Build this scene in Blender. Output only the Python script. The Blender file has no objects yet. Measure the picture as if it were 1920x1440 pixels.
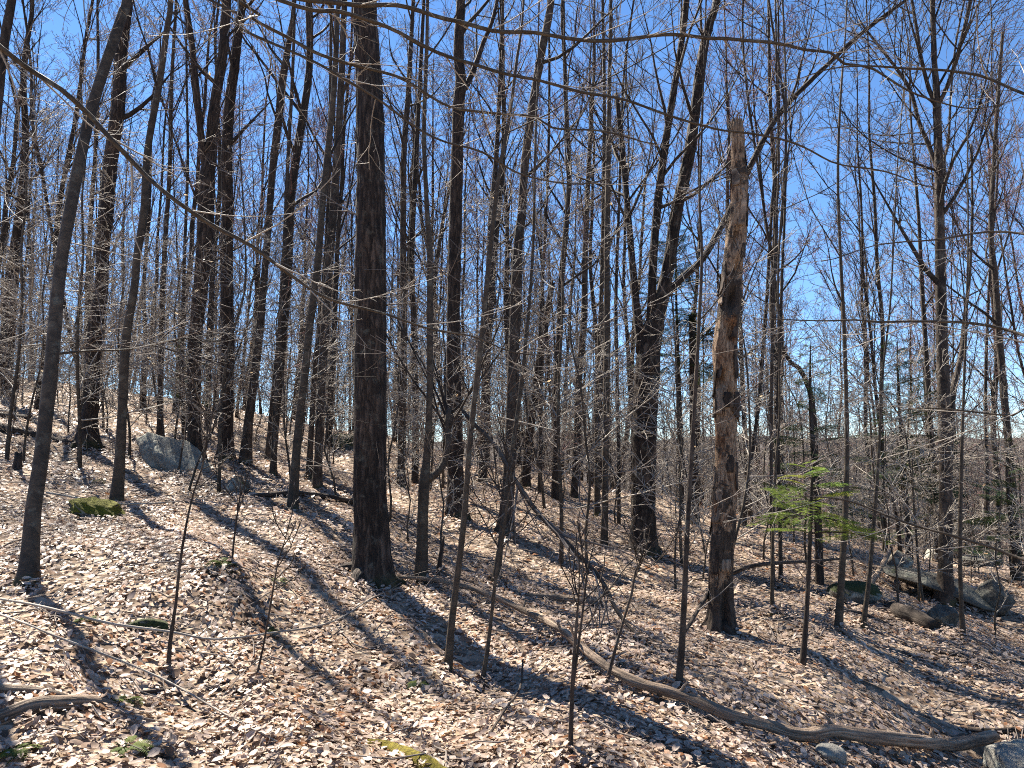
import bpy, math, random
import numpy as np
from mathutils import Vector
R = math.radians
rng = np.random.default_rng(11)
random.seed(11)
sc = bpy.context.scene
COL = sc.collection

# ------------------------------------------------------------------ terrain height (needed for the camera height)
_wr = np.random.default_rng(3)
WAVES = [(a, w, p, am) for a, w, p, am in zip(_wr.uniform(0, 6.28, 16), np.geomspace(.55, 7, 16), _wr.uniform(0, 6.28, 16), np.geomspace(.008, .06, 16))]
def ground_z(x, y):
    x = np.asarray(x, float); y = np.asarray(y, float)
    xe = 45*np.tanh(x/45); ye = 70*np.tanh(y/70)
    z = -0.15*xe + 0.06*ye
    s = np.maximum(y + 0.9*x - 21, 0)
    z = z - np.where(s < 18, .010*s*s, 3.24 + .36*(s-18))
    r = np.hypot(x, y)
    low = -24 + 6*np.sin(x*.011+1) + 5*np.sin(y*.013)
    m = np.maximum(z-low, 0)
    z = low + np.where(z-low > 8, z-low, 8*np.exp(np.clip((z-low-8)/8, -20, 0)))
    t = np.clip((r-700)/1900, 0, 1); t = t*t*(3-2*t)
    z = z + t*(62 + 34*np.sin(x*.0021+.8) + 17*np.sin(x*.0057+2) + 7*np.sin(x*.013))
    near = np.exp(-np.maximum(r-60, 0)/40)
    for a, w, p, am in WAVES:
        z = z + near*am*np.sin((x*math.cos(a)+y*math.sin(a))*6.283/w + p)
    return z

# ------------------------------------------------------------------ camera
F = 1442.0
PITCH = R(5.5)
CAMZ = 1.6 + float(ground_z(0, 0))
cam = bpy.data.objects.new('camera', bpy.data.cameras.new('camera'))
COL.objects.link(cam)
cam.data.sensor_width = 36; cam.data.lens = 36*F/1920
cam.location = (0, 0, CAMZ); cam.rotation_euler = (R(90)+PITCH, 0, 0)
cam.data.clip_start = .05; cam.data.clip_end = 9000
sc.camera = cam

# ------------------------------------------------------------------ sky, sun, exposure
SUN_AZ = -38.0     # degrees from straight ahead (+Y), negative = to the left
SUN_EL = 50.0
world = bpy.data.worlds.new('World'); sc.world = world; world.use_nodes = True
nt = world.node_tree; nt.nodes.clear()
sky = nt.nodes.new('ShaderNodeTexSky'); sky.sky_type = 'NISHITA'; sky.sun_disc = False
sky.sun_elevation = R(SUN_EL); sky.sun_rotation = R(SUN_AZ)
sky.altitude = 2500; sky.air_density = 1.0; sky.dust_density = 0.0; sky.ozone_density = 3.5
bg = nt.nodes.new('ShaderNodeBackground'); bg.inputs[1].default_value = 0.064
wo = nt.nodes.new('ShaderNodeOutputWorld')
hs = nt.nodes.new('ShaderNodeHueSaturation'); hs.inputs['Saturation'].default_value = 1.12
nt.links.new(sky.outputs[0], hs.inputs['Color']); nt.links.new(hs.outputs[0], bg.inputs[0]); nt.links.new(bg.outputs[0], wo.inputs[0])
sl = bpy.data.lights.new('sun', 'SUN'); sl.energy = 5.0; sl.angle = R(.53); sl.color = (1, .93, .81)
sun = bpy.data.objects.new('sun', sl); COL.objects.link(sun)
sdir = Vector((math.sin(R(SUN_AZ))*math.cos(R(SUN_EL)), math.cos(R(SUN_AZ))*math.cos(R(SUN_EL)), math.sin(R(SUN_EL))))
sun.rotation_euler = (-sdir).to_track_quat('-Z', 'Y').to_euler()
vs = sc.view_settings; vs.view_transform = 'Standard'; vs.look = 'None'; vs.exposure = 1.88; vs.gamma = 1; vs.use_curve_mapping = False
sc.cycles.use_denoising = False; sc.cycles.filter_width = 1.05
sc.cycles.max_bounces = 4; sc.cycles.diffuse_bounces = 2; sc.cycles.glossy_bounces = 1; sc.cycles.transmission_bounces = 2; sc.cycles.debug_use_spatial_splits = True; sc.cycles.use_light_tree = False
sc.cycles.use_adaptive_sampling = False

# ------------------------------------------------------------------ placing helpers: a pixel of the photograph seen from the camera -> a place in the woods
CAM = np.array((0, 0, CAMZ))
UPV = np.array((0, -math.sin(PITCH), math.cos(PITCH))); FWD = np.array((0, math.cos(PITCH), math.sin(PITCH)))
def ray(px, py):
    return FWD + np.array((1, 0, 0))*(px-960)/F + UPV*(720-py)/F
def at_y(px, py, Y):
    d = ray(px, py); return CAM + d*(Y/d[1])
def G(px, py):
    d = ray(px, py); t = np.geomspace(1.2, 120, 3000)
    p = CAM + d*t[:, None]
    h = p[:, 2]-ground_z(p[:, 0], p[:, 1])
    k = np.argmax(h < 0) if (h < 0).any() else np.argmin(h)
    q = p[k].copy(); q[2] = ground_z(q[0], q[1]); return q
def GZ(x, y): return float(ground_z(x, y))
def on(x, y, dz=0): return np.array((x, y, GZ(x, y)+dz))

# ------------------------------------------------------------------ materials
def new_mat(name):
    m = bpy.data.materials.new(name); m.use_nodes = True
    t = m.node_tree; b = t.nodes['Principled BSDF']; return m, t, b
def N(t, k, **kw):
    n = t.nodes.new(k)
    for a, v in kw.items():
        if a.startswith('i_'):
            key = a[2:]; n.inputs[int(key) if key.isdigit() else key].default_value = v
        else: setattr(n, a, v)
    return n
def ramp(t, src, stops):
    r = t.nodes.new('ShaderNodeValToRGB'); e = r.color_ramp.elements
    while len(e) < len(stops): e.new(.5)
    for k, (p, c) in enumerate(stops): e[k].position = p; e[k].color = (*c, 1)
    t.links.new(src, r.inputs[0]); return r
def mix(t, fac, a, b, mode='MIX'):
    n = t.nodes.new('ShaderNodeMix'); n.data_type = 'RGBA'; n.blend_type = mode
    for s, v in ((n.inputs[0], fac), (n.inputs[6], a), (n.inputs[7], b)):
        if isinstance(v, bpy.types.NodeSocket): t.links.new(v, s)
        elif isinstance(v, (int, float)): s.default_value = v
        else: s.default_value = (*v, 1)
    return n.outputs[2]
def bark(name, dark, mid, light, su=34, sv=6, bump=.6, lichen=None, moss=0, rough=.85, dist=.02):
    """furrowed bark: UV is metres round and metres along the stem"""
    m, t, b = new_mat(name)
    uv = N(t, 'ShaderNodeUVMap'); mp = N(t, 'ShaderNodeMapping'); mp.inputs['Scale'].default_value = (su, sv, 1)
    t.links.new(uv.outputs[0], mp.inputs[0])
    oi = N(t, 'ShaderNodeObjectInfo')
    t.links.new(mp.outputs[0], (n1 := N(t, 'ShaderNodeTexNoise', noise_dimensions='4D', i_Scale=1.0, i_Detail=5.0, i_Roughness=.6, i_Distortion=.6)).inputs['Vector'])
    t.links.new(oi.outputs['Random'], n1.inputs['W'])
    vo = N(t, 'ShaderNodeTexVoronoi', feature='DISTANCE_TO_EDGE', i_Scale=.8); 
    mp2 = N(t, 'ShaderNodeMapping'); mp2.inputs['Scale'].default_value = (su*.9, sv*.55, 1)
    va = N(t, 'ShaderNodeVectorMath', operation='MULTIPLY_ADD'); va.inputs[1].default_value = (2.2, 2.2, 0); t.links.new(n1.outputs['Color'], va.inputs[0]); t.links.new(mp2.outputs[0], va.inputs[2]); t.links.new(uv.outputs[0], mp2.inputs[0]); t.links.new(va.outputs[0], vo.inputs['Vector'])
    mul = N(t, 'ShaderNodeMath', operation='MULTIPLY_ADD', i_1=.9); t.links.new(vo.outputs['Distance'], mul.inputs[0]); 
    sub = N(t, 'ShaderNodeMath', operation='SUBTRACT', i_1=.12); t.links.new(n1.outputs['Fac'], sub.inputs[0]); t.links.new(sub.outputs[0], mul.inputs[2])
    col = ramp(t, mul.outputs[0], [(.22, dark), (.48, mid), (.8, light)]).outputs[0]
    tc = N(t, 'ShaderNodeTexCoord')
    n2 = N(t, 'ShaderNodeTexNoise', i_Scale=1.7, i_Detail=4.0); t.links.new(tc.outputs['Object'], n2.inputs['Vector'])
    var = ramp(t, n2.outputs['Fac'], [(.3, (.62, .62, .62)), (.7, (1.25, 1.2, 1.15))]); col = mix(t, 1.0, col, var.outputs[0], 'MULTIPLY')
    if lichen:
        n3 = N(t, 'ShaderNodeTexNoise', i_Scale=9.0, i_Detail=6.0, i_Roughness=.7); t.links.new(tc.outputs['Object'], n3.inputs['Vector'])
        f3 = ramp(t, n3.outputs['Fac'], [(.56, (0, 0, 0)), (.66, (.75, .75, .75))]); col = mix(t, f3.outputs[0], col, lichen)
    if moss:
        n4 = N(t, 'ShaderNodeTexNoise', i_Scale=5.0, i_Detail=6.0, i_Roughness=.7); t.links.new(tc.outputs['Object'], n4.inputs['Vector'])
        sx = N(t, 'ShaderNodeSeparateXYZ'); t.links.new(tc.outputs['Object'], sx.inputs[0])
        mr = N(t, 'ShaderNodeMapRange', i_1=0.0, i_2=moss, i_3=.28, i_4=-.25); t.links.new(sx.outputs['Z'], mr.inputs[0])
        ad = N(t, 'ShaderNodeMath', operation='ADD'); t.links.new(n4.outputs['Fac'], ad.inputs[0]); t.links.new(mr.outputs[0], ad.inputs[1])
        f4 = ramp(t, ad.outputs[0], [(.66, (0, 0, 0)), (.82, (.6, .6, .6))]); col = mix(t, f4.outputs[0], col, (.04, .048, .014))
    t.links.new(col, b.inputs['Base Color']); b.inputs['Roughness'].default_value = rough; b.inputs['Specular IOR Level'].default_value = .3
    bp = N(t, 'ShaderNodeBump', i_Strength=bump, i_Distance=dist); t.links.new(mul.outputs[0], bp.inputs['Height']); t.links.new(bp.outputs[0], b.inputs['Normal'])
    return m
def twigmat(name, c1, c2, rough=.5, spec=.4, scale=6):
    m, t, b = new_mat(name)
    tc = N(t, 'ShaderNodeTexCoord'); n = N(t, 'ShaderNodeTexNoise', i_Scale=float(scale), i_Detail=3.0); t.links.new(tc.outputs['Object'], n.inputs['Vector'])
    r = ramp(t, n.outputs['Fac'], [(.3, c1), (.7, c2)]); t.links.new(r.outputs[0], b.inputs['Base Color'])
    b.inputs['Roughness'].default_value = rough; b.inputs['Specular IOR Level'].default_value = spec
    return m
M = {}
M['bark_maple'] = bark('bark_maple', (.007, .005, .004), (.032, .022, .016), (.115, .084, .064), 52, 8, 1.0, lichen=(.10, .095, .075), moss=.25)
M['bark_ash'] = bark('bark_ash', (.008, .0055, .004), (.042, .028, .020), (.105, .076, .056), 44, 8, .9, moss=.25)
M['bark_beech'] = bark('bark_beech', (.030, .022, .014), (.062, .046, .031), (.10, .078, .054), 16, 20, .5, lichen=(.13, .12, .09), moss=.3, rough=.7, dist=.008)
M['bark_grey'] = bark('bark_grey', (.016, .012, .009), (.06, .044, .033), (.115, .09, .07), 30, 9, .8, lichen=(.12, .115, .095), moss=.2)
M['bark_back'] = bark('bark_back', (.012, .009, .007), (.044, .033, .025), (.095, .075, .058), 26, 6, .6)
M['dead_wood'] = bark('dead_wood', (.055, .040, .028), (.22, .16, .115), (.44, .34, .25), 60, 5, .8, rough=.8)
M['dark_log'] = bark('dark_log', (.015, .011, .008), (.055, .04, .03), (.12, .09, .07), 40, 6, .8)
M['limb'] = twigmat('limb', (.022, .016, .012), (.06, .047, .037), .8, .2)
M['twig'] = twigmat('twig', (.11, .088, .075), (.24, .20, .17), .75, .15)
M['twig_pale'] = twigmat('twig_pale', (.20, .17, .14), (.38, .335, .28), .7, .2)
M['twig_red'] = twigmat('twig_red', (.16, .08, .076), (.30, .175, .16), .8, .15)

def snag_wood():
    m, t, b = new_mat('snag_wood')
    uv = N(t, 'ShaderNodeUVMap'); mp = N(t, 'ShaderNodeMapping'); mp.inputs['Scale'].default_value = (60, 13, 1); t.links.new(uv.outputs[0], mp.inputs[0])
    n1 = N(t, 'ShaderNodeTexNoise', i_Scale=1.0, i_Detail=6.0, i_Roughness=.65, i_Distortion=.8); t.links.new(mp.outputs[0], n1.inputs['Vector'])
    col = ramp(t, n1.outputs['Fac'], [(.3, (.02, .012, .008)), (.40, (.11, .067, .042)), (.53, (.29, .195, .125)), (.76, (.50, .37, .25))]).outputs[0]
    tc = N(t, 'ShaderNodeTexCoord')
    mp2 = N(t, 'ShaderNodeMapping'); mp2.inputs['Scale'].default_value = (5, 5, 2.2); t.links.new(tc.outputs['Object'], mp2.inputs[0])
    n2 = N(t, 'ShaderNodeTexNoise', i_Scale=1.0, i_Detail=5.0, i_Roughness=.6); t.links.new(mp2.outputs[0], n2.inputs['Vector'])
    f2 = ramp(t, n2.outputs['Fac'], [(.5, (0, 0, 0)), (.62, (1, 1, 1))])
    col = mix(t, f2.outputs[0], col, mix(t, 1.0, col, (.62, .45, .33), 'MULTIPLY'))          # rusty rotten wood
    n3 = N(t, 'ShaderNodeTexNoise', i_Scale=3.1, i_Detail=6.0, i_Roughness=.7); t.links.new(tc.outputs['Object'], n3.inputs['Vector'])
    sx = N(t, 'ShaderNodeSeparateXYZ'); t.links.new(tc.outputs['Object'], sx.inputs[0])
    mr = N(t, 'ShaderNodeMapRange', i_1=0.0, i_2=.9, i_3=.22, i_4=0.0); t.links.new(sx.outputs['Z'], mr.inputs[0])
    ad = N(t, 'ShaderNodeMath', operation='ADD'); t.links.new(n3.outputs['Fac'], ad.inputs[0]); t.links.new(mr.outputs[0], ad.inputs[1])
    f3 = ramp(t, ad.outputs[0], [(.52, (0, 0, 0)), (.56, (1, 1, 1))])
    bk = ramp(t, n1.outputs['Fac'], [(.3, (.02, .015, .011)), (.7, (.10, .075, .058))])
    col = mix(t, f3.outputs[0], col, bk.outputs[0])                                          # patches of bark still on
    t.links.new(col, b.inputs['Base Color']); b.inputs['Roughness'].default_value = .85; b.inputs['Specular IOR Level'].default_value = .2
    s = N(t, 'ShaderNodeMath', operation='MULTIPLY_ADD', i_1=.6); t.links.new(f3.outputs[0], s.inputs[0]); t.links.new(n1.outputs['Fac'], s.inputs[2])
    bp = N(t, 'ShaderNodeBump', i_Strength=.9, i_Distance=.02); t.links.new(s.outputs[0], bp.inputs['Height']); t.links.new(bp.outputs[0], b.inputs['Normal'])
    return m
M['snag_wood'] = snag_wood()

def rockmat(name, base, moss_amt, moss_col=(.07, .085, .02), lichen=(.32, .33, .28)):
    m, t, b = new_mat(name)
    tc = N(t, 'ShaderNodeTexCoord')
    n1 = N(t, 'ShaderNodeTexNoise', i_Scale=16.0, i_Detail=8.0, i_Roughness=.65); t.links.new(tc.outputs['Object'], n1.inputs['Vector'])
    d = tuple(v*.55 for v in base); l = tuple(min(v*1.35, .6) for v in base)
    col = ramp(t, n1.outputs['Fac'], [(.3, d), (.5, base), (.72, l)]).outputs[0]
    n2 = N(t, 'ShaderNodeTexNoise', i_Scale=4.5, i_Detail=9.0, i_Roughness=.75, i_Distortion=1.0); t.links.new(tc.outputs['Object'], n2.inputs['Vector'])
    f = ramp(t, n2.outputs['Fac'], [(.48, (0, 0, 0)), (.56, (.85, .85, .85))]); col = mix(t, f.outputs[0], col, lichen)
    ge = N(t, 'ShaderNodeNewGeometry'); sx = N(t, 'ShaderNodeSeparateXYZ'); t.links.new(ge.outputs['Normal'], sx.inputs[0])
    n3 = N(t, 'ShaderNodeTexNoise', i_Scale=3.3, i_Detail=8.0, i_Roughness=.7); t.links.new(tc.outputs['Object'], n3.inputs['Vector'])
    a = N(t, 'ShaderNodeMath', operation='MULTIPLY_ADD', i_1=.35, i_2=moss_amt-.6); t.links.new(sx.outputs['Z'], a.inputs[0])
    ad = N(t, 'ShaderNodeMath', operation='ADD'); t.links.new(a.outputs[0], ad.inputs[0]); t.links.new(n3.outputs['Fac'], ad.inputs[1])
    fm = ramp(t, ad.outputs[0], [(.5, (0, 0, 0)), (.6, (1, 1, 1))])
    n4 = N(t, 'ShaderNodeTexNoise', i_Scale=60.0, i_Detail=4.0); t.links.new(tc.outputs['Object'], n4.inputs['Vector'])
    mc = ramp(t, n4.outputs['Fac'], [(.3, tuple(v*.5 for v in moss_col)), (.7, tuple(v*1.5 for v in moss_col))])
    col = mix(t, fm.outputs[0], col, mc.outputs[0])
    t.links.new(col, b.inputs['Base Color']); b.inputs['Roughness'].default_value = .9; b.inputs['Specular IOR Level'].default_value = .25
    h = N(t, 'ShaderNodeMath', operation='ADD'); t.links.new(n1.outputs['Fac'], h.inputs[0]); t.links.new(n2.outputs['Fac'], h.inputs[1])
    bp = N(t, 'ShaderNodeBump', i_Strength=.9, i_Distance=.04); t.links.new(h.outputs[0], bp.inputs['Height']); t.links.new(bp.outputs[0], b.inputs['Normal'])
    return m
M['granite'] = rockmat('granite', (.085, .078, .066), .24, (.045, .052, .018), lichen=(.15, .15, .125))
M['granite_pale'] = rockmat('granite_pale', (.19, .18, .155), .2, (.06, .07, .025), lichen=(.30, .30, .25))
M['granite_bare'] = rockmat('granite_bare', (.27, .25, .215), .10)
M['mossy_rock'] = rockmat('mossy_rock', (.08, .072, .06), .68, (.115, .11, .012))
M['moss_dull'] = rockmat('moss_dull', (.10, .09, .075), .5, (.042, .05, .016))
M['moss_log'] = rockmat('moss_log', (.10, .07, .045), .72, (.15, .12, .014))
M['brown_rock'] = rockmat('brown_rock', (.12, .095, .075), .3)

def leafmat(name, attr=True, trans=.3, rough=.45, palette=None, spec=.45):
    m, t, b = new_mat(name)
    if attr:
        a = N(t, 'ShaderNodeVertexColor', layer_name='leaf_colour'); src = a.outputs[0]
    else:
        oi = N(t, 'ShaderNodeObjectInfo'); r = ramp(t, oi.outputs['Random'], palette); r.color_ramp.interpolation = 'CONSTANT'; src = r.outputs[0]
    tc = N(t, 'ShaderNodeTexCoord'); n = N(t, 'ShaderNodeTexNoise', i_Scale=45.0, i_Detail=3.0); t.links.new(tc.outputs['Object'], n.inputs['Vector'])
    v = ramp(t, n.outputs['Fac'], [(.3, (.72, .7, .66)), (.7, (1.15, 1.12, 1.1))]); col = mix(t, 1.0, src, v.outputs[0], 'MULTIPLY')
    t.links.new(col, b.inputs['Base Color']); b.inputs['Roughness'].default_value = rough; b.inputs['Specular IOR Level'].default_value = spec
    tr = N(t, 'ShaderNodeBsdfTranslucent'); t.links.new(col, tr.inputs[0])
    ms = N(t, 'ShaderNodeMixShader', i_0=trans); t.links.new(b.outputs[0], ms.inputs[1]); t.links.new(tr.outputs[0], ms.inputs[2])
    t.links.new(ms.outputs[0], t.nodes['Material Output'].inputs[0])
    return m
PALETTE = np.array([(.53, .42, .35), (.59, .49, .415), (.49, .38, .315), (.43, .32, .25), (.35, .18, .095), (.24, .16, .11), (.51, .395, .29), (.42, .325, .265)])
PWEIGHT = np.array([.28, .24, .18, .10, .045, .045, .07, .04])
M['leaf_litter'] = leafmat('leaf_litter', spec=.22)
_acc = np.cumsum(PWEIGHT)/PWEIGHT.sum()
M['leaf_single'] = leafmat('leaf_single', False, palette=[(0 if k == 0 else float(_acc[k-1]), tuple(PALETTE[k])) for k in range(len(PALETTE))])
M['leaf_dry'] = leafmat('leaf_dry', False, trans=.45, palette=[(0, (.55, .42, .27)), (.4, (.60, .50, .36)), (.75, (.42, .30, .19))])
M['fern'] = leafmat('fern', False, trans=.35, spec=.1, rough=.7, palette=[(0, (.085, .12, .03)), (.5, (.12, .15, .035)), (.8, (.07, .105, .04))])
M['needle'] = leafmat('needle', False, trans=.5, spec=.1, rough=.7, palette=[(0, (.22, .30, .055)), (.35, (.29, .32, .055)), (.7, (.18, .27, .07))])
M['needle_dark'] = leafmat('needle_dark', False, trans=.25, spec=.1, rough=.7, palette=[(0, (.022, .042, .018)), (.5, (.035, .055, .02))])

def groundmat():
    m, t, b = new_mat('forest_floor')
    ge = N(t, 'ShaderNodeNewGeometry')
    n1 = N(t, 'ShaderNodeTexVoronoi', i_Scale=16.0, i_Randomness=1.0); t.links.new(ge.outputs['Position'], n1.inputs['Vector'])
    sep = N(t, 'ShaderNodeSeparateColor'); t.links.new(n1.outputs['Color'], sep.inputs[0])
    col = ramp(t, sep.outputs[0], [(0, (.10, .07, .05)), (.3, (.22, .16, .115)), (.6, (.36, .29, .225)), (.9, (.45, .37, .29))]).outputs[0]
    n2 = N(t, 'ShaderNodeTexNoise', i_Scale=2.5, i_Detail=8.0, i_Roughness=.7); t.links.new(ge.outputs['Position'], n2.inputs['Vector'])
    v = ramp(t, n2.outputs['Fac'], [(.3, (.5, .47, .45)), (.7, (1.05, 1.0, .95))]); col = mix(t, 1.0, col, v.outputs[0], 'MULTIPLY')
    # far wooded hills: brown-grey bare woods instead of leaf litter
    vl = N(t, 'ShaderNodeVectorMath', operation='LENGTH'); t.links.new(ge.outputs['Position'], vl.inputs[0])
    mr = N(t, 'ShaderNodeMapRange', i_1=120.0, i_2=260.0); t.links.new(vl.outputs['Value'], mr.inputs[0])
    n3 = N(t, 'ShaderNodeTexNoise', i_Scale=.05, i_Detail=8.0); t.links.new(ge.outputs['Position'], n3.inputs['Vector'])
    fc = ramp(t, n3.outputs['Fac'], [(.3, (.032, .026, .022)), (.7, (.058, .047, .04))]); col = mix(t, mr.outputs[0], col, fc.outputs[0])
    t.links.new(col, b.inputs['Base Color']); b.inputs['Roughness'].default_value = .9; b.inputs['Specular IOR Level'].default_value = .15
    bp = N(t, 'ShaderNodeBump', i_Strength=.8, i_Distance=.04); t.links.new(n1.outputs['Distance'], bp.inputs['Height']); t.links.new(bp.outputs[0], b.inputs['Normal'])
    return m
M['ground'] = groundmat()

# ------------------------------------------------------------------ mesh helpers
def mesh_from(name, V, Q=None, T=None, mat=None, smooth=True, uv=None, col=None, mats=None, qmi=None):
    me = bpy.data.meshes.new(name)
    V = np.asarray(V, np.float32); Q = np.zeros((0, 4), np.int32) if Q is None else np.asarray(Q, np.int32); T = np.zeros((0, 3), np.int32) if T is None else np.asarray(T, np.int32)
    me.vertices.add(len(V)); me.vertices.foreach_set('co', V.ravel())
    nl = Q.size + T.size; me.loops.add(nl); li = np.concatenate([Q.ravel(), T.ravel()]); me.loops.foreach_set('vertex_index', li)
    me.polygons.add(len(Q)+len(T))
    ls = np.concatenate([np.arange(len(Q))*4, Q.size+np.arange(len(T))*3]).astype(np.int32); me.polygons.foreach_set('loop_start', ls)
    if smooth: me.polygons.foreach_set('use_smooth', np.ones(len(Q)+len(T), bool))
    if uv is not None:
        l = me.uv_layers.new(name='UVMap'); l.data.foreach_set('uv', np.asarray(uv, np.float32)[li].ravel() if len(uv) == len(V) else np.asarray(uv, np.float32).ravel())
    if col is not None:
        a = me.color_attributes.new('leaf_colour', 'FLOAT_COLOR', 'POINT'); a.data.foreach_set('color', np.c_[col, np.ones(len(col))].astype(np.float32).ravel())
    for mm in (mats or [mat]):
        if mm is not None: me.materials.append(mm if not isinstance(mm, str) else M[mm])
    if qmi is not None: me.polygons.foreach_set('material_index', np.asarray(qmi, np.int32))
    me.update(calc_edges=True); me.validate()
    return me
def obj(name, me, parent=None, loc=None):
    o = bpy.data.objects.new(name, me); COL.objects.link(o)
    if parent is not None: o.parent = parent
    if loc is not None: o.location = tuple(loc)
    return o
def tag(o, label=None, cat=None, group=None, kind=None):
    if label: o['label'] = label
    if cat: o['category'] = cat
    if group: o['group'] = group
    if kind: o['kind'] = kind
    return o
def thing(name, label, cat, loc, group=None):
    return tag(obj(name, None, None, loc), label, cat, group)

def norm(v): return v/np.maximum(np.linalg.norm(v, axis=-1, keepdims=True), 1e-9)
def frames(P):
    """P (M,N,3) -> two unit side vectors per point"""
    tan = norm(np.gradient(P, axis=1)); mean = norm(tan.mean(1))
    ref = np.where(np.abs(mean[:, 2:3]) > .7, np.array([[1., 0, 0]]), np.array([[0, 0, 1.]]))[:, None, :]
    a = norm(np.cross(tan, ref)); b = np.cross(tan, a); return tan, a, b
class Tubes:
    """a bundle of stems, limbs and twigs that becomes one mesh"""
    def __init__(s): s.V, s.Q, s.mi, s.n = [], [], [], 0
    def add(s, P, Rd, K=3, mi=0):
        P = np.asarray(P, float); Rd = np.asarray(Rd, float)
        if P.ndim == 2: P = P[None]; Rd = Rd[None]
        Mn, Nn = P.shape[:2]; _, a, b = frames(P)
        th = np.arange(K)*2*np.pi/K
        V = P[:, :, None] + Rd[:, :, None, None]*(a[:, :, None]*np.cos(th)[:, None] + b[:, :, None]*np.sin(th)[:, None])
        base = s.n + (np.arange(Mn)*Nn*K)[:, None, None] + (np.arange(Nn-1)*K)[None, :, None]
        k = np.arange(K)[None, None]; k2 = (k+1) % K
        Q = np.stack([base+k, base+k2, base+K+k2, base+K+k], -1).reshape(-1, 4)
        s.V.append(V.reshape(-1, 3)); s.Q.append(Q); s.mi.append(np.full(len(Q), mi)); s.n += Mn*Nn*K
        return s
    def mesh(s, name, mats):
        return mesh_from(name, np.concatenate(s.V), np.concatenate(s.Q), mats=mats, qmi=np.concatenate(s.mi))
def kids(P, Rd, c, u0, u1, ang, length, n, trop=.08, wig=.12, rf=.55, rtip=.003, rmax=None, flat=0, rg=None):
    """c side shoots on each stem of P; length: fixed number or array; returns their lines and radii"""
    rg = rg or rng
    P = np.asarray(P, float); Rd = np.asarray(Rd, float)
    Mn, Nn = P.shape[:2]; idx = np.repeat(np.arange(Mn), c)
    u = np.clip(np.tile((np.arange(c)+.5)/c, Mn) + rg.uniform(-.5, .5, Mn*c)/c, 0, .999)
    u = u0+(u1-u0)*u; f = u*(Nn-1); i0 = np.minimum(f.astype(int), Nn-2); fr = (f-i0)[:, None]
    base = P[idx, i0]*(1-fr)+P[idx, i0+1]*fr; tan = norm(P[idx, i0+1]-P[idx, i0])
    r = Rd[idx, i0]*(1-fr[:, 0])+Rd[idx, i0+1]*fr[:, 0]
    perp = rg.normal(size=(Mn*c, 3))
    if flat: perp[:, 2] *= (1-flat)
    perp = norm(perp - (perp*tan).sum(1, keepdims=True)*tan)
    a = ang + rg.normal(0, .22, Mn*c)
    d = norm(np.cos(a)[:, None]*tan + np.sin(a)[:, None]*perp)
    plen = np.linalg.norm(np.diff(P, axis=1), axis=2).sum(1)[idx]
    L = (length if np.ndim(length) == 0 else np.asarray(length)[idx])
    if length is None or (np.ndim(length) == 0 and length < 0): L = plen*(-length)
    L = L*rg.uniform(.55, 1.25, Mn*c)*(1-.45*u)
    out = np.empty((Mn*c, n, 3)); out[:, 0] = base
    st = (L/(n-1))[:, None]
    for k in range(1, n):
        d = norm(d + trop*np.array([0, 0, 1.]) + rg.normal(0, wig, d.shape)*(np.array([1, 1, 1-flat])))
        out[:, k] = out[:, k-1] + d*st
    r0 = np.maximum(r*rf*rg.uniform(.7, 1.15, Mn*c), rtip*1.15)
    if rmax: r0 = np.minimum(r0, rmax)
    rr = r0[:, None] + (rtip-r0)[:, None]*np.linspace(0, 1, n)[None]**.8
    return out, rr

def smooth_line(pts, step):
    """Catmull-Rom through rows (x,y,z,r)"""
    p = np.asarray(pts, float); p = np.vstack([2*p[0]-p[1], p, 2*p[-1]-p[-2]]); out = []
    for i in range(1, len(p)-2):
        L = np.linalg.norm(p[i+1, :3]-p[i, :3]); n = max(2, int(L/step)); t = (np.arange(n)/n)[:, None]
        a, b, c, d = p[i-1], p[i], p[i+1], p[i+2]
        out.append(.5*((2*b)+(-a+c)*t+(2*a-5*b+4*c-d)*t**2+(-a+3*b-3*c+d)*t**3))
    out = np.vstack(out+[p[-2:-1]]); out[:, 3] = np.maximum(out[:, 3], .002); return out
def vnoise(x, y, seed=0, per=None):
    """cheap value noise on arrays; periodic in x when per is given"""
    xi = np.floor(x).astype(int); yi = np.floor(y).astype(int); fx = x-xi; fy = y-yi
    fx = fx*fx*(3-2*fx); fy = fy*fy*(3-2*fy)
    def h(a, b):
        if per: a = a % per
        v = np.sin(a*127.1+b*311.7+seed*74.7)*43758.5453; return v-np.floor(v)
    return (h(xi, yi)*(1-fx)+h(xi+1, yi)*fx)*(1-fy)+(h(xi, yi+1)*(1-fx)+h(xi+1, yi+1)*fx)*fy
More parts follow.
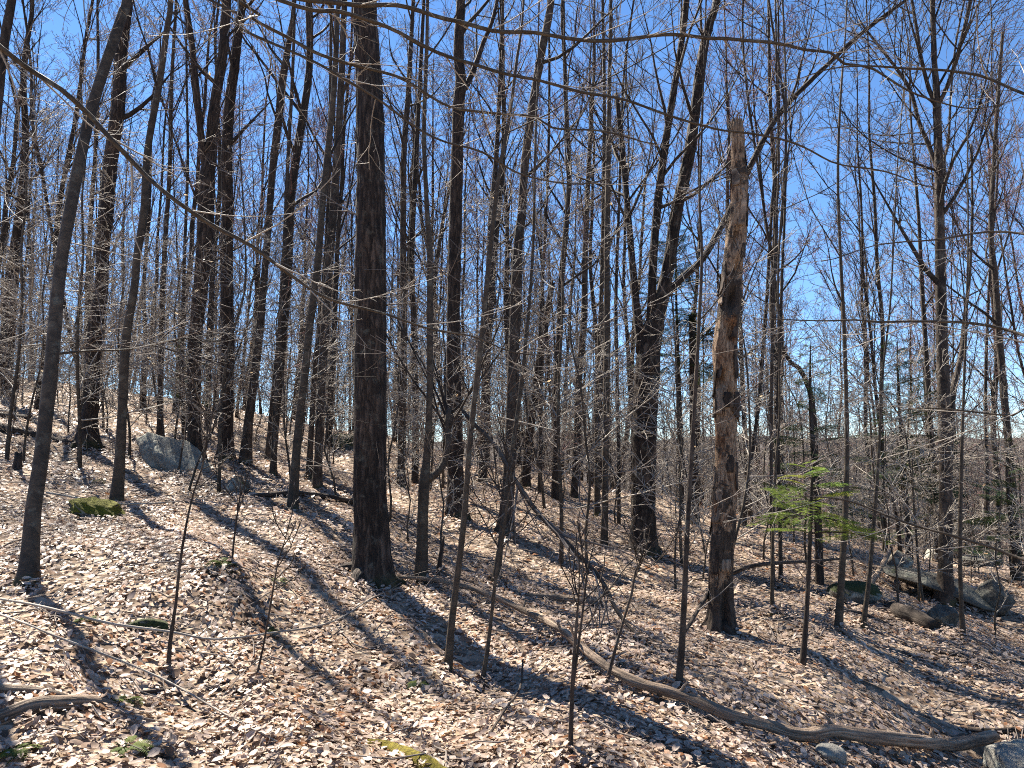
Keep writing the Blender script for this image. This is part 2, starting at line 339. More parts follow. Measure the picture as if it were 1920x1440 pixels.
def stem_mesh(name, line, mat, K=16, relief=.0, flare=0., flare_h=.25, seed=0, jag=0., dents=(), cap=True, ridges=None, lump=0.):
    """a trunk or log with furrowed relief, root flare, broken top, dents"""
    P = line[:, :3]; r = line[:, 3]; n = len(P)
    tan, a, b = frames(P[None]); tan, a, b = tan[0], a[0], b[0]
    th = np.arange(K)*2*np.pi/K
    dl = np.r_[0, np.cumsum(np.linalg.norm(np.diff(P, axis=0), axis=1))]
    TH, H = np.meshgrid(th, dl)
    ridges = ridges or max(6, K//3)
    nz = vnoise(TH/(2*np.pi)*ridges, H*8, seed, ridges)*.6 + vnoise(TH/(2*np.pi)*ridges*2, H*15, seed+3, ridges*2)*.4
    lum = vnoise(TH/(2*np.pi)*3, H*1.6, seed+7, 3)-.5
    rr = r[:, None]*(1+lump*lum) + relief*(nz-.5)*2
    if flare:
        lob = .45+.55*(.5+.5*np.cos(TH*4+seed))*(.6+.8*vnoise(TH/(2*np.pi)*5, H*0+seed, seed, 5))
        rr = rr*(1+flare*lob*np.exp(-np.maximum(H-.12, 0)/flare_h))
    V = P[:, None]+rr[:, :, None]*(a[:, None]*np.cos(th)[None, :, None]+b[:, None]*np.sin(th)[None, :, None])
    for (h, lat, sh, sl_, dep) in dents:     # cavities on the side that faces the path (-Y)
        rel = V-P[:, None]
        w = np.exp(-((H-h)/sh)**2-((rel[..., 0]-lat)/sl_)**2)*(rel[..., 1] < .02)
        V[..., 1] += w*dep
    if jag:
        k = max(2, n//40)
        j = vnoise(th/(2*np.pi)*7, th*0+seed, seed, 7)*.6+np.random.default_rng(seed).uniform(0, .4, K)
        V[-1] += tan[-1]*(j[:, None]*jag)
    V = V.reshape(-1, 3)
    base = (np.arange(n-1)*K)[:, None]; k = np.arange(K)[None]; k2 = (k+1) % K
    Q = np.stack([base+k, base+k2, base+K+k2, base+K+k], -1).reshape(-1, 4)
    um = np.median(r)*2*np.pi/K
    uvv = np.stack([np.broadcast_to(np.arange(K+1)[None]*um, (n, K+1)), np.broadcast_to(dl[:, None], (n, K+1))], -1)
    i = np.arange(n-1)[:, None]
    luv = np.stack([uvv[:-1, :-1], uvv[:-1, 1:], uvv[1:, 1:], uvv[1:, :-1]], 2).reshape(-1, 2)
    T = None
    if cap:
        V = np.vstack([V, P[-1]-tan[-1]*(r[-1]*.5 if jag else -.15*r[-1]), P[0]+tan[0]*.1*r[0]]); e = (n-1)*K; kk = np.arange(K); k3 = (kk+1) % K
        T = np.vstack([np.stack([e+kk, e+k3, np.full(K, len(V)-2)], -1), np.stack([k3, kk, np.full(K, len(V)-1)], -1)])
        luv = np.vstack([luv, np.tile(uvv[-1, 0], (K*6, 1))*np.array([[1, 1]])])
    me = mesh_from(name, V, Q, T, mat=mat, uv=None)
    l = me.uv_layers.new(name='UVMap')
    if len(l.data) == len(luv): l.data.foreach_set('uv', luv.astype(np.float32).ravel())
    return me

# ------------------------------------------------------------------ the ground
def axis(lo, hi, n, s):
    t = np.linspace(np.arcsinh(lo/s), np.arcsinh(hi/s), n); return s*np.sinh(t)
gx = axis(-5000, 5000, 270, 5.0); gy = axis(-2500, 5200, 270, 5.0)+5.5
GX, GY = np.meshgrid(gx, gy); GV = np.stack([GX, GY, ground_z(GX, GY)], -1).reshape(-1, 3)
ii = (np.arange(269)[:, None]*270+np.arange(269)[None]).ravel()
floor = obj('forest_floor', mesh_from('forest_floor', GV, np.stack([ii, ii+1, ii+271, ii+270], -1), mat='ground'))
tag(floor, 'sloping woodland floor covered with dry fallen leaves', None, None, 'structure')

# ------------------------------------------------------------------ leaf litter
def leaf_shape(kind):
    """unit-length leaf: verts, tris; x along the midrib, y across"""
    if kind == 0:   # eight points: pointed oval with folded, curled blade
        V = np.array([(-.5, 0, 0), (-.18, 0, -.05), (.18, 0, -.05), (.5, 0, .02), (-.2, .27, .06), (.16, .25, .07), (-.2, -.27, .06), (.16, -.25, .07)])
        T = [(0, 1, 4), (1, 2, 5), (1, 5, 4), (2, 3, 5), (0, 6, 1), (1, 7, 2), (1, 6, 7), (2, 7, 3)]
    elif kind == 1:
        V = np.array([(-.5, 0, 0), (.5, 0, 0), (-.15, .28, .08), (.2, .22, .03), (-.2, -.24, .02), (.15, -.28, .1)]); T = [(0, 4, 2), (4, 5, 2), (2, 5, 3), (5, 1, 3)]
    else:
        V = np.array([(-.5, 0, 0), (.5, 0, .03), (0, .3, .1), (.05, -.3, .06)]); T = [(0, 3, 2), (3, 1, 2)]
    return V, np.array(T)
def rotmats(yaw, tilt, taz, rg):
    n = len(yaw); cy, sy = np.cos(yaw), np.sin(yaw)
    Rz = np.zeros((n, 3, 3)); Rz[:, 0, 0] = cy; Rz[:, 0, 1] = -sy; Rz[:, 1, 0] = sy; Rz[:, 1, 1] = cy; Rz[:, 2, 2] = 1
    ax = np.stack([np.cos(taz), np.sin(taz), np.zeros(n)], -1); c, s_ = np.cos(tilt), np.sin(tilt)
    Kx = np.zeros((n, 3, 3)); Kx[:, 0, 1] = -ax[:, 2]; Kx[:, 0, 2] = ax[:, 1]; Kx[:, 1, 0] = ax[:, 2]; Kx[:, 1, 2] = -ax[:, 0]; Kx[:, 2, 0] = -ax[:, 1]; Kx[:, 2, 1] = ax[:, 0]
    Rt = np.eye(3)[None]+s_[:, None, None]*Kx+(1-c)[:, None, None]*(Kx@Kx)
    return Rt@Rz
def litter_points(d0, d1, dens, rg):
    n = int(dens*.5*1.85*(d1*d1-d0*d0)); d = np.sqrt(rg.uniform(d0*d0, d1*d1, n)); b = rg.uniform(-.925, .925, n)
    return d*b, d
LV, LT, LC, ln = [], [], [], 0
lr = np.random.default_rng(5)
for d0, d1, dens, kind, s0, s1, lift in ((1.8, 4.2, 2900, 0, .028, .066, .04), (4.2, 8, 1900, 1, .030, .066, .032), (8, 15, 520, 2, .05, .10, .04), (15, 34, 110, 2, .08, .15, .05)):
    x, y = litter_points(d0, d1, dens, lr); n = len(x)
    clump = vnoise(x*1.3, y*1.3, 4); keep = lr.uniform(size=n) < .25+1.0*clump; x, y, clump = x[keep], y[keep], clump[keep]; n = len(x)
    S = lr.uniform(s0, s1, n)*np.where(lr.uniform(size=n) < .4, .55, 1)
    V, T = leaf_shape(kind); curl = lr.normal(.8, 1.2, n)
    Vv = V[None]*np.stack([np.ones(n), lr.uniform(.65, 1.15, n), curl], -1)[:, None]
    Vv = Vv*S[:, None, None]
    e = .05; gxn = (ground_z(x+e, y)-ground_z(x-e, y))/(2*e); gyn = (ground_z(x, y+e)-ground_z(x, y-e))/(2*e)
    Rm = rotmats(lr.uniform(0, 6.28, n), np.abs(lr.normal(0, .33, n)), lr.uniform(0, 6.28, n), lr)
    W = np.einsum('nij,nkj->nki', Rm, Vv)
    W[..., 2] += W[..., 0]*gxn[:, None]+W[..., 1]*gyn[:, None]
    W += np.stack([x, y, ground_z(x, y)+lr.uniform(.004, lift, n)], -1)[:, None]
    ci = lr.choice(len(PALETTE), n, p=PWEIGHT/PWEIGHT.sum())
    rust = vnoise(x*.9+40, y*.9, 9) > .72; ci = np.where(rust & (lr.uniform(size=n) < .35), lr.choice([3, 4, 5], n), ci)
    c = PALETTE[ci]*(lr.uniform(.8, 1.12, n)*(.72+.5*vnoise(x*1.7+9, y*1.7, 12)))[:, None]
    LV.append(W.reshape(-1, 3)); LT.append((T[None]+(ln+np.arange(n)*len(V))[:, None, None]).reshape(-1, 3)); LC.append(np.repeat(c, len(V), 0)); ln += n*len(V)
# the three hundred leaves that show largest, each its own piece of the floor
def big_leaf_mesh(seed, lobed):
    rg = np.random.default_rng(seed)
    if lobed: out = [(-.5, .0), (-.28, .12), (-.34, .36), (-.1, .28), (.02, .46), (.12, .2), (.3, .24), (.5, 0)]
    else: out = [(-.5, 0), (-.36, .15), (-.18, .25), (0, .28), (.18, .24), (.35, .13), (.5, 0)]
    mid = [(x, 0) for x, _ in out]; V = []
    cx, cy = rg.uniform(-.5, .9), rg.uniform(.2, 1.4)
    for x, y in mid: V.append((x, 0, cx*(x*x)-.04+rg.normal(0, .01)))
    for s in (1, -1):
        for x, y in out: V.append((x, s*y*rg.uniform(.85, 1.1), cx*x*x+cy*y*y*1.5+rg.normal(0, .02)-.03))
    n = len(out); T = []
    for s in (1, 2):
        for k in range(n-1):
            a, b, c, d = k, k+1, s*n+k+1, s*n+k
            T += ([(a, b, c), (a, c, d)] if s == 1 else [(a, c, b), (a, d, c)])
    return mesh_from('leaf', np.array(V), None, np.array(T), mat='leaf_single', smooth=True)
LEAFS = [big_leaf_mesh(40+k, k % 3 == 0) for k in range(9)]
lr = np.random.default_rng(8)
for k in range(300):
    d = math.sqrt(lr.uniform(2.55**2, 4.6**2)); x = d*lr.uniform(-.63, .63)
    o = obj('leaf', LEAFS[k % 9], floor, on(x, d, .045)); o.rotation_euler = (lr.normal(0, .22), lr.normal(0, .22), lr.uniform(0, 6.28)); s = lr.uniform(.048, .08); o.scale = (s, s, s)

# ------------------------------------------------------------------ trees traced one by one
STEMS = []
def to_local(line, base): l = line.copy(); l[:, :3] -= base; return l
def trace(pts, Y0, lean=0., zb=None):
    out = []
    for px, py, w in pts:
        p = at_y(px, py, Y0)
        if lean: p = at_y(px, py, Y0+lean*max(0, p[2]-zb))
        out.append((*p, w/2*p[1]/F*(p[1]/np.linalg.norm(p[:2]))*.94))
    return np.array(out)
def extend(line, height, r_end, rg, keep_dir=.5):
    """carry a stem on above the frame to its full height"""
    top = line[-1]; h = top[2]-line[0, 2]
    if h >= height-1: return line
    d = norm((line[-1, :3]-line[max(0, len(line)-4), :3])); d = norm(d*keep_dir+np.array([0, 0, 1-keep_dir])); rows = [line]
    p = top[:3].copy(); n = max(2, int((height-h)/1.1))
    for k in range(1, n+1):
        d = norm(d+rg.normal(0, .05, 3)+np.array([0, 0, .04])); p = p+d*(height-h)/n
        rows.append(np.array([[*p, top[3]+(r_end-top[3])*(k/n)]]))
    return np.vstack(rows)
def crown_mesh(lines, start, rg, n1=8, l1=2.4, n2=4, n3=3, mats=('limb', 'twig'), ang=.75, trop=.10, tip=.0018, low=0, n4=0):
    tb = Tubes()
    for line in lines:
        z0 = line[0, 2]; P = line[None, :, :3]; Rr = line[None, :, 3]
        hh = line[:, 2]; u0 = float(np.argmax(hh > start))/(len(line)-1) if (hh > start).any() else .6
        A, Ar = kids(P, Rr, n1, u0, .98, ang, l1, 8, trop, .10, .5, tip*1.6, .06, rg=rg); tb.add(A, Ar, 5, 0)
        B, Br = kids(A, Ar, n2, .2, .97, .75, -.5, 6, .06, .12, .55, tip*1.2, rg=rg); tb.add(B, Br, 4, 0)
        C, Cr = kids(B, Br, n3, .2, .97, .75, -.5, 4, .05, .14, .6, tip, rg=rg); tb.add(C, Cr, 3, 1)
        if n4:
            D, Dr = kids(C, Cr, n4, .25, .95, .7, -.55, 3, .04, .12, .7, tip*.85, rg=rg); tb.add(D, Dr, 3, 1)
        if low:
            E, Er = kids(P, Rr, low, .12, u0, 1.25, .9, 5, .03, .12, .12, .0025, .012, flat=.5, rg=rg); tb.add(E, Er, 3, 1)
            Fk, Fr = kids(E, Er, 4, .25, .95, .8, -.5, 4, .0, .12, .7, .002, flat=.4, rg=rg); tb.add(Fk, Fr, 3, 1)
    return tb.mesh('crown', list(mats))
def tree(name, label, cat, pts, mat='bark_maple', K=20, height=15, lean=0., limbs=(), start=4.5, relief=.006, flare=.7, crown=True, low=6, group=None, seed=None, jag=0, dents=(), lump=.06, base=None, ridges=None, rext=.03, step=.09, roots=0, **ck):
    seed = seed if seed is not None else abs(hash(label)) % 1000
    seed = sum(ord(c)*(i+3) for i, c in enumerate(label)) % 997
    rg = np.random.default_rng(seed)
    b = G(*pts[0][:2]) if base is None else np.array(base); Y0 = b[1]
    raw = trace(pts, Y0, lean, b[2])
    under = raw[0].copy(); d0 = raw[1, :3]-raw[0, :3]; under[:3] = raw[0, :3]-norm(d0)*.22
    raw = np.vstack([under, raw])
    if height: raw = extend(raw, height, rext, rg)
    line = to_local(smooth_line(raw, step), b)
    root = thing(name, label, cat, b, group)
    obj('trunk', stem_mesh('trunk', line, mat, K, relief, flare, .22, seed, jag, dents, lump=lump, ridges=ridges), root)
    rb = raw[1, 3]; STEMS.append(((b[0], b[1]), rb*(1+flare*.7)))
    for k in range(roots):
        a = k*6.283/roots+rg.normal(0, .3); L = rb*rg.uniform(1.3, 2.4); pr = []
        for u in (0, .3, .6, 1):
            q = b[:2]+np.array([math.cos(a+u*.4), math.sin(a+u*.4)])*(rb*.35+L*u); pr.append((q[0], q[1], GZ(*q)+(rb*.6*(1-u)**2 if u < 1 else -.14)-.05*u, rb*(.40-.27*u)))
        obj('root', stem_mesh('root', to_local(smooth_line(np.array(pr), .04), b), mat, 12, relief*.5, 0, seed=seed+k, lump=.2), root)
    lines = [line[::3]]
    for li in limbs:
        lp, ll, lh = li[0], li[1], li[2]
        Yl = Y0+ll*.0
        rw = trace(lp, Y0, 0)
        n = len(rw); rw[:, 1] += np.linspace(0, ll, n); 
        if lh: rw = extend(rw, lh+b[2]-b[2]+0 if False else lh, .012, rg)
        lm = to_local(smooth_line(rw, .12), b)
        obj('limb', stem_mesh('limb', lm, mat, max(8, K//2), relief*.5, 0, seed=seed+5), root); lines.append(lm[::2])
    if crown:
        mats = ck.pop('mats', ('limb', 'twig'))
        obj('crown', crown_mesh(lines, start, rg, low=low, mats=mats, **ck), root)
    return root

# --- near and middle trees, left to right
tree('maple_tree', 'grey trunk leaning right beside the far left edge, rooted at lowest left', 'tree',
     [(50,1093,46),(55,1060,38),(62,960,34),(77,860,32),(88,760,31),(97,680,30),(107,560,28),(118,470,27),(150,300,25),(173,200,24),(205,100,23),(232,20,22),(238,0,21)], 'bark_beech', 28, 14, lean=.3, relief=.003, flare=.35, roots=4, low=7, limbs=[([(112,663,6),(140,650,5),(190,640,4),(240,615,3),(330,590,2)], .8, 0)])
tree('maple_tree', 'dark rough trunk with spreading roots above the mossy rock, left', 'tree',
     [(163,832,46),(165,790,36),(170,760,33),(176,640,32),(190,540,29),(192,480,28),(200,400,29),(208,300,30),(222,200,30),(227,100,27),(240,0,23)], 'bark_ash', 28, 16, flare=.6, relief=.012, roots=5)
tree('beech_tree', 'slim trunk rising right next to the bright mossy rock', 'tree',
     [(218,945,27),(222,900,24),(225,860,22),(230,760,20),(236,640,19),(252,540,17),(257,480,17),(270,400,17),(275,300,15),(285,230,15),(300,150,14),(312,60,13),(320,0,12)], 'bark_beech', 22, 14, relief=.002, start=3.2, low=9)
tree('maple_tree', 'stout trunk behind the long grey boulder, forking into two stems', 'tree',
     [(368,866,34),(366,820,29),(365,760,27),(366,640,28),(378,520,32),(385,440,35),(388,340,33),(396,280,26),(402,200,22),(418,100,21),(425,0,20)], 'bark_ash', 28, 17, relief=.009,
     limbs=[([(388,330,17),(382,260,15),(380,200,14),(374,100,13),(365,0,12)], -.4, 6)])
tree('maple_tree', 'thick dark trunk just right of the grey boulder with leaning neighbour', 'tree',
     [(423,862,34),(424,820,29),(425,760,27),(427,640,27),(425,480,26),(427,400,24),(425,300,23),(430,200,22),(438,140,20),(446,70,18),(455,0,16)], 'bark_ash', 28, 17, relief=.009)
tree('maple_tree', 'trunk leaning clearly to the right beyond the round brown rock', 'tree',
     [(460,868,22),(465,800,19),(470,760,18),(485,640,17),(492,560,15),(503,430,14),(510,330,15),(522,230,17),(530,150,16),(545,60,11),(552,0,9)], 'bark_grey', 20, 15, relief=.006)
tree('maple_tree', 'thin straight grey trunk standing left of the pale curved beech', 'tree',
     [(512,891,13),(517,760,10),(525,600,9),(532,480,8),(540,300,8),(548,150,7),(552,0,6)], 'bark_grey', 14, 13, relief=.003)
tree('beech_tree', 'smooth olive grey trunk curving right, left of the biggest trunk', 'tree',
     [(548,957,22),(552,900,19),(560,800,17),(572,700,16),(580,620,15),(590,540,14),(597,480,14),(605,380,14),(613,300,13),(625,180,12),(632,60,11),(636,0,10)], 'bark_beech', 22, 14, relief=.002, start=3.4, low=9)
tree('maple_tree', 'brown trunk closest behind the smooth olive beech, slightly leaning', 'tree',
     [(594,916,20),(597,860,17),(600,760,17),(608,640,18),(613,540,18),(618,480,18),(626,380,17),(632,300,16),(640,150,14),(646,0,12)], 'bark_grey', 20, 16, relief=.006)
tree('maple_tree', 'narrow trunk beside its thicker twin, bases nearly touching', 'tree',
     [(579,895,12),(584,800,11),(590,700,10),(601,600,9),(612,450,8),(618,300,8),(620,150,7),(622,0,6)], 'bark_grey', 14, 14, relief=.003)
tree('maple_tree', 'largest dark furrowed trunk in the foreground with moss at its foot', 'tree',
     [(697,1092,86),(697,1060,78),(696,1000,70),(693,900,66),(694,800,64),(695,640,63),(695,480,62),(695,300,58),(694,200,56),(689,100,51),(684,0,48)], 'bark_maple', 96, 17, relief=.011, flare=.32, lump=.07, step=.06, low=5, ridges=30, rext=.06, roots=6)
tree('beech_tree', 'crooked grey trunk with an elbow branch right of the largest trunk', 'tree',
     [(790,1090,26),(791,1040,22),(793,960,21),(796,905,22),(799,870,16),(803,813,14),(806,713,13),(806,600,13),(806,480,12),(800,380,10),(795,250,9),(800,100,8),(802,0,7)], 'bark_beech', 22, 12, relief=.003, flare=.35,
     limbs=[([(797,900,16),(815,890,15),(832,868,14),(839,830,12),(838,790,12),(841,764,11)], .1, 0)])
tree('maple_tree', 'tall rough trunk forking high up, right of the elbow branched tree', 'tree',
     [(855,968,40),(855,930,33),(852,800,31),(850,640,28),(852,480,27),(857,300,25),(860,200,25),(864,150,23),(860,100,22),(864,0,19)], 'bark_ash', 28, 17, relief=.009,
     limbs=[([(860,180,14),(876,150,13),(890,110,11),(905,60,10),(925,0,8)], .4, 6)])
tree('maple_tree', 'thin pole like young trunk standing in front of the forked tall trunk', 'tree',
     [(840,1256,15),(846,1180,13),(855,1100,12),(864,1030,12),(872,950,12),(881,830,11),(895,700,11),(906,600,10),(918,480,10),(935,330,8),(955,220,7),(968,120,6),(982,0,5)], 'bark_beech', 16, 9, relief=.002, flare=.4, start=3.0, low=10)
tree('maple_tree', 'brown trunk tapering and leaning right through the middle of the view', 'tree',
     [(947,1004,34),(950,960,27),(956,860,24),(960,760,24),(964,640,23),(968,540,23),(972,450,20),(978,400,18),(985,300,17),(998,200,16),(1015,100,17),(1033,0,15)], 'bark_grey', 26, 16, relief=.006)
tree('maple_tree', 'slender sapling trunk rooted right in front of the leaning middle trunk', 'tree',
     [(930,1092,15),(936,1040,12),(946,960,10),(958,860,9),(975,740,8),(990,600,7),(1000,450,6),(1003,300,5),(1008,150,4),(1010,40,3)], 'bark_beech', 14, 9, relief=.002, start=2.5, low=8)
tree('maple_tree', 'massive trunk splitting into three heavy stems left of the dead snag', 'tree',
     [(1206,1034,58),(1206,1000,50),(1206,930,48),(1208,850,48),(1210,760,49),(1214,690,50),(1222,630,44),(1240,560,30),(1255,490,26),(1268,400,24),(1290,300,24),(1305,200,22),(1318,100,20),(1332,40,17),(1345,0,15)], 'bark_maple', 48, 17, relief=.015, flare=.35, step=.06, ridges=18, roots=6,
     limbs=[([(1206,660,30),(1196,590,17),(1190,520,15),(1184,440,14),(1178,360,13),(1172,280,12),(1165,200,10),(1160,158,9)], .3, 0),
            ([(1222,640,26),(1221,560,18),(1224,470,17),(1230,390,17),(1240,300,16),(1255,200,14),(1270,100,13),(1282,0,12)], -.3, 7),
            ([(1243,560,18),(1280,520,15),(1318,485,14),(1345,440,14),(1372,390,13),(1405,320,13),(1440,250,12),(1480,190,12),(1560,110,10),(1625,50,9),(1690,0,8),(1770,-55,7),(1880,-110,5),(1990,-190,3)], .3, 0)],
     l1=3.0, n1=12, n2=6, n3=4, low=5)
tree('dead_snag', 'barkless tan dead snag with a jagged broken top and cavities', 'snag',
     [(1352,1182,56),(1352,1150,48),(1352,1100,45),(1357,960,44),(1361,860,45),(1361,760,48),(1360,700,47),(1359,650,47),(1364,600,46),(1371,540,43),(1375,480,42),(1381,440,39),(1386,400,35),(1388,345,35),(1385,305,31),(1384,265,29),(1381,238,28)], 'snag_wood', 72, 0, relief=.010, flare=.55, crown=False, jag=.09, lump=.26, step=.03, ridges=20, roots=6,
     dents=[(3.05, .0, .10, .035, .10), (3.32, .02, .08, .03, .09), (3.6, -.015, .09, .03, .08), (2.35, -.045, .06, .03, .08), (2.2, .015, .04, .022, .07), (.35, .01, .30, .03, .08), (2.75, .02, .07, .03, .06)])
tree('maple_tree', 'tall trunk beside the stone ledge on the right with many upright forks', 'tree',
     [(1770,1130,36),(1772,1090,31),(1773,1000,28),(1773,860,26),(1770,760,26),(1766,640,24),(1763,480,22),(1762,400,21),(1760,300,19),(1757,200,18),(1753,130,13),(1750,60,12),(1748,0,11)], 'bark_grey', 28, 15, relief=.007,
     limbs=[([(1762,330,11),(1748,270,10),(1735,220,9),(1722,150,9),(1690,90,7),(1660,40,6),(1640,0,5)], .5, 0), ([(1757,200,10),(1768,170,10),(1782,110,9),(1800,0,7)], -.3, 5), ([(1757,210,9),(1738,120,8),(1726,0,7)], .2, 5), ([(1762,350,9),(1778,330,8),(1785,280,7),(1800,255,6)], .3, 4),
            ([(1776,905,22),(1787,800,17),(1797,735,15),(1812,690,13),(1826,648,12),(1834,600,10),(1850,500,8)], .4, 5)], start=3.6, n1=14, n2=6, n3=5, tip=.003, mats=('limb', 'twig'))
tree('maple_tree', 'dark trunk near the right edge curving left as it rises', 'tree',
     [(1908,1085,20),(1900,947,18),(1893,863,17),(1886,780,16),(1880,713,16),(1872,613,15),(1866,520,14),(1858,440,12),(1862,330,10),(1870,200,9),(1880,60,7)], 'bark_grey', 18, 12, relief=.004, mats=('limb', 'twig_red'), start=3, n1=14, n2=6, n3=5, tip=.003)
tree('maple_tree', 'straight slim trunk behind the little fir, tallest of its thin neighbours', 'tree',
     [(1572,1182,14),(1578,1080,13),(1585,960,12),(1588,860,10),(1587,760,9),(1582,600,8),(1576,480,7),(1571,340,6),(1575,200,5),(1588,0,4)], 'bark_beech', 14, 9, relief=.002, start=2.2, l1=1.3, n1=16, low=6)
tree('maple_tree', 'short thin sapling right of the little fir, in front of the low rock', 'tree',
     [(1618,1178,10),(1630,1080,9),(1640,960,8),(1648,840,6),(1655,700,5),(1670,560,4)], 'bark_beech', 12, 6, relief=.001, start=1.6, l1=.9, n1=12, low=4, rext=.004)
tree('maple_tree', 'thin sapling standing just right of the tall trunk by the ledge', 'tree',
     [(1806,1196,11),(1802,1120,9),(1800,1020,9),(1802,900,8),(1806,760,6),(1812,600,5),(1815,450,4)], 'bark_beech', 12, 7, relief=.001, start=1.6, l1=1.0, n1=12, low=5, rext=.004)
tree('maple_tree', 'slim dark sapling left of the dead snag, rooted lower in the slope', 'tree',
     [(1272,1290,14),(1279,1200,12),(1284,1100,11),(1288,1000,10),(1295,880,9),(1302,760,8),(1310,620,7),(1316,480,6),(1312,380,5),(1316,250,4),(1320,120,3)], 'bark_grey', 14, 6, relief=.002, flare=.4, start=2, l1=1.2, n1=12, low=8, rext=.006)
tree('maple_tree', 'leaning sapling with bare side twigs in front of the big shadow', 'tree',
     [(903,1283,9),(914,1220,8),(922,1150,7),(930,1080,7),(940,1010,6),(952,940,5),(962,850,4)], 'bark_beech', 10, 0, relief=.001, flare=.3, start=.7, l1=.7, n1=12, n2=4, n3=3, low=0, rext=.003)
tree('maple_sapling', 'dead looking forked sapling standing inside the long trunk shadow', 'sapling',
     [(1069,1418,10),(1071,1350,9),(1074,1270,8),(1080,1180,6),(1084,1130,4),(1087,1095,3)], 'bark_grey', 10, 0, relief=.001, flare=.3, start=.5, l1=.5, n1=5, n2=2, n3=2, low=0, limbs=[([(1074,1290,6),(1088,1190,5),(1096,1130,4),(1105,1060,3)], .05, 0)])
tree('maple_sapling', 'thin upright sapling in the left foreground with a crook halfway', 'sapling',
     [(316,1262,9),(319,1205,8),(330,1130,6),(337,1060,6),(350,980,5),(364,920,4),(378,880,4),(395,800,3),(402,740,2)], 'bark_grey', 10, 0, relief=.001, flare=.3, start=.8, l1=.5, n1=7, n2=3, n3=2, low=0)
tree('maple_sapling', 'wispy sapling left of the largest trunk, standing in open leaf litter', 'sapling',
     [(478,1283,5),(494,1210,4),(508,1130,4),(520,1060,3),(535,1010,2),(545,970,2)], 'bark_grey', 8, 0, relief=0, flare=.2, start=.4, l1=.35, n1=6, n2=3, n3=2, low=0)
tree('maple_sapling', 'tiny bare sapling with a green fern at its foot', 'sapling',
     [(434,1068,5),(438,1020,4),(444,970,4),(450,930,3),(452,890,2)], 'bark_grey', 8, 0, relief=0, flare=.2, start=.3, l1=.4, n1=5, n2=3, n3=2, low=0)
tree('maple_sapling', 'bent dark sapling stem between the forked sapling and the snag', 'sapling',
     [(1135,1293,7),(1150,1230,6),(1170,1160,5),(1185,1110,5),(1192,1070,4),(1210,1040,3),(1240,1000,2)], 'bark_grey', 10, 0, relief=.001, flare=.3, start=.5, l1=.6, n1=8, n2=4, n3=3, low=0)
tree('dead_snag', 'short blackened stub poking up right of the elbow branched tree', 'snag',
     [(822,1076,11),(825,1050,9),(829,1025,7),(831,1012,4)], 'dark_log', 14, 0, relief=.004, flare=.3, crown=False, jag=.04)
tree('dead_snag', 'distant broken trunk without branches leaning right, snapped off mid height', 'snag',
     [(984,915,19),(990,840,17),(1002,740,16),(1014,660,15),(1024,600,13),(1034,540,11)], 'bark_ash', 18, 0, relief=.006, crown=False, jag=.3, lump=.12)
tree('dead_snag', 'distant straight broken trunk just left of the tan snag', 'snag',
     [(1303,985,17),(1301,860,15),(1299,740,14),(1298,660,13),(1297,600,12)], 'bark_ash', 18, 0, relief=.006, crown=False, jag=.2, lump=.12)

# peeling bark plates and a splintered top on the tan snag
snag = next(o for o in COL.objects if o.get('label', '').startswith('barkless tan dead snag'))
sb = np.array(snag.location); spts = trace([(1352,1182,48),(1352,1100,45),(1357,960,44),(1361,860,45),(1361,760,48),(1360,700,47),(1359,650,47),(1364,600,46),(1371,540,43),(1375,480,42),(1381,440,39),(1386,400,35),(1388,345,35),(1385,305,31),(1381,238,28)], sb[1]); sl_ = to_local(smooth_line(spts, .03), sb)
prg = np.random.default_rng(61)
for k in range(34):
    i = int(prg.integers(4, len(sl_)-12)); a0 = prg.uniform(2.2, 7.2); w = prg.uniform(.25, .7); hn = int(prg.integers(3, 11)); V = []
    lift = prg.uniform(1.03, 1.12); curl = prg.uniform(0, .18); skew = prg.uniform(-.3, .3)
    for a_ in range(hn+1):
        c = sl_[min(i+a_, len(sl_)-1)]; e = prg.uniform(.7, 1.0)*(.55+.45*math.sin(math.pi*(a_+.5)/(hn+1)))
        for q in np.linspace(-1, 1, 6):
            an = a0+q*w*e+skew*a_/hn; rr = c[3]*(lift+curl*max(0, q)**2+(.10*(1-a_/hn)**3))+prg.normal(0, .0012); V.append((c[0]+rr*math.cos(an), c[1]+rr*math.sin(an), c[2]))
    V = np.array(V); n0 = len(V); cx = np.repeat(sl_[np.minimum(i+np.arange(hn+1), len(sl_)-1), :3], 6, 0); Vi = V-(V-cx)*.05*np.array([1, 1, 0]); V = np.vstack([V, Vi])
    Q = [(r*6+c, r*6+c+1, r*6+c+7, r*6+c+6) for r in range(hn) for c in range(5)]; Q += [(n0+a, n0+d, n0+c, n0+b_) for a, b_, c, d in Q]
    ring = [c for c in range(5)]+[5+6*r for r in range(hn)]+[hn*6+5-c for c in range(5)]+[(hn-r)*6 for r in range(hn)]
    Q += [(ring[t], n0+ring[t], n0+ring[(t+1) % len(ring)], ring[(t+1) % len(ring)]) for t in range(len(ring))]
    me = mesh_from('bark_plate', V, np.array(Q), mat='bark_ash' if k % 3 else 'dead_wood', smooth=False)
    l = me.uv_layers.new(name='UVMap'); vi = np.empty(len(me.loops), np.int32); me.loops.foreach_get('vertex_index', vi); l.data.foreach_set('uv', np.c_[np.arctan2(V[vi, 1], V[vi, 0])*.08, V[vi, 2]].astype(np.float32).ravel())
    obj('bark_plate', me, snag)
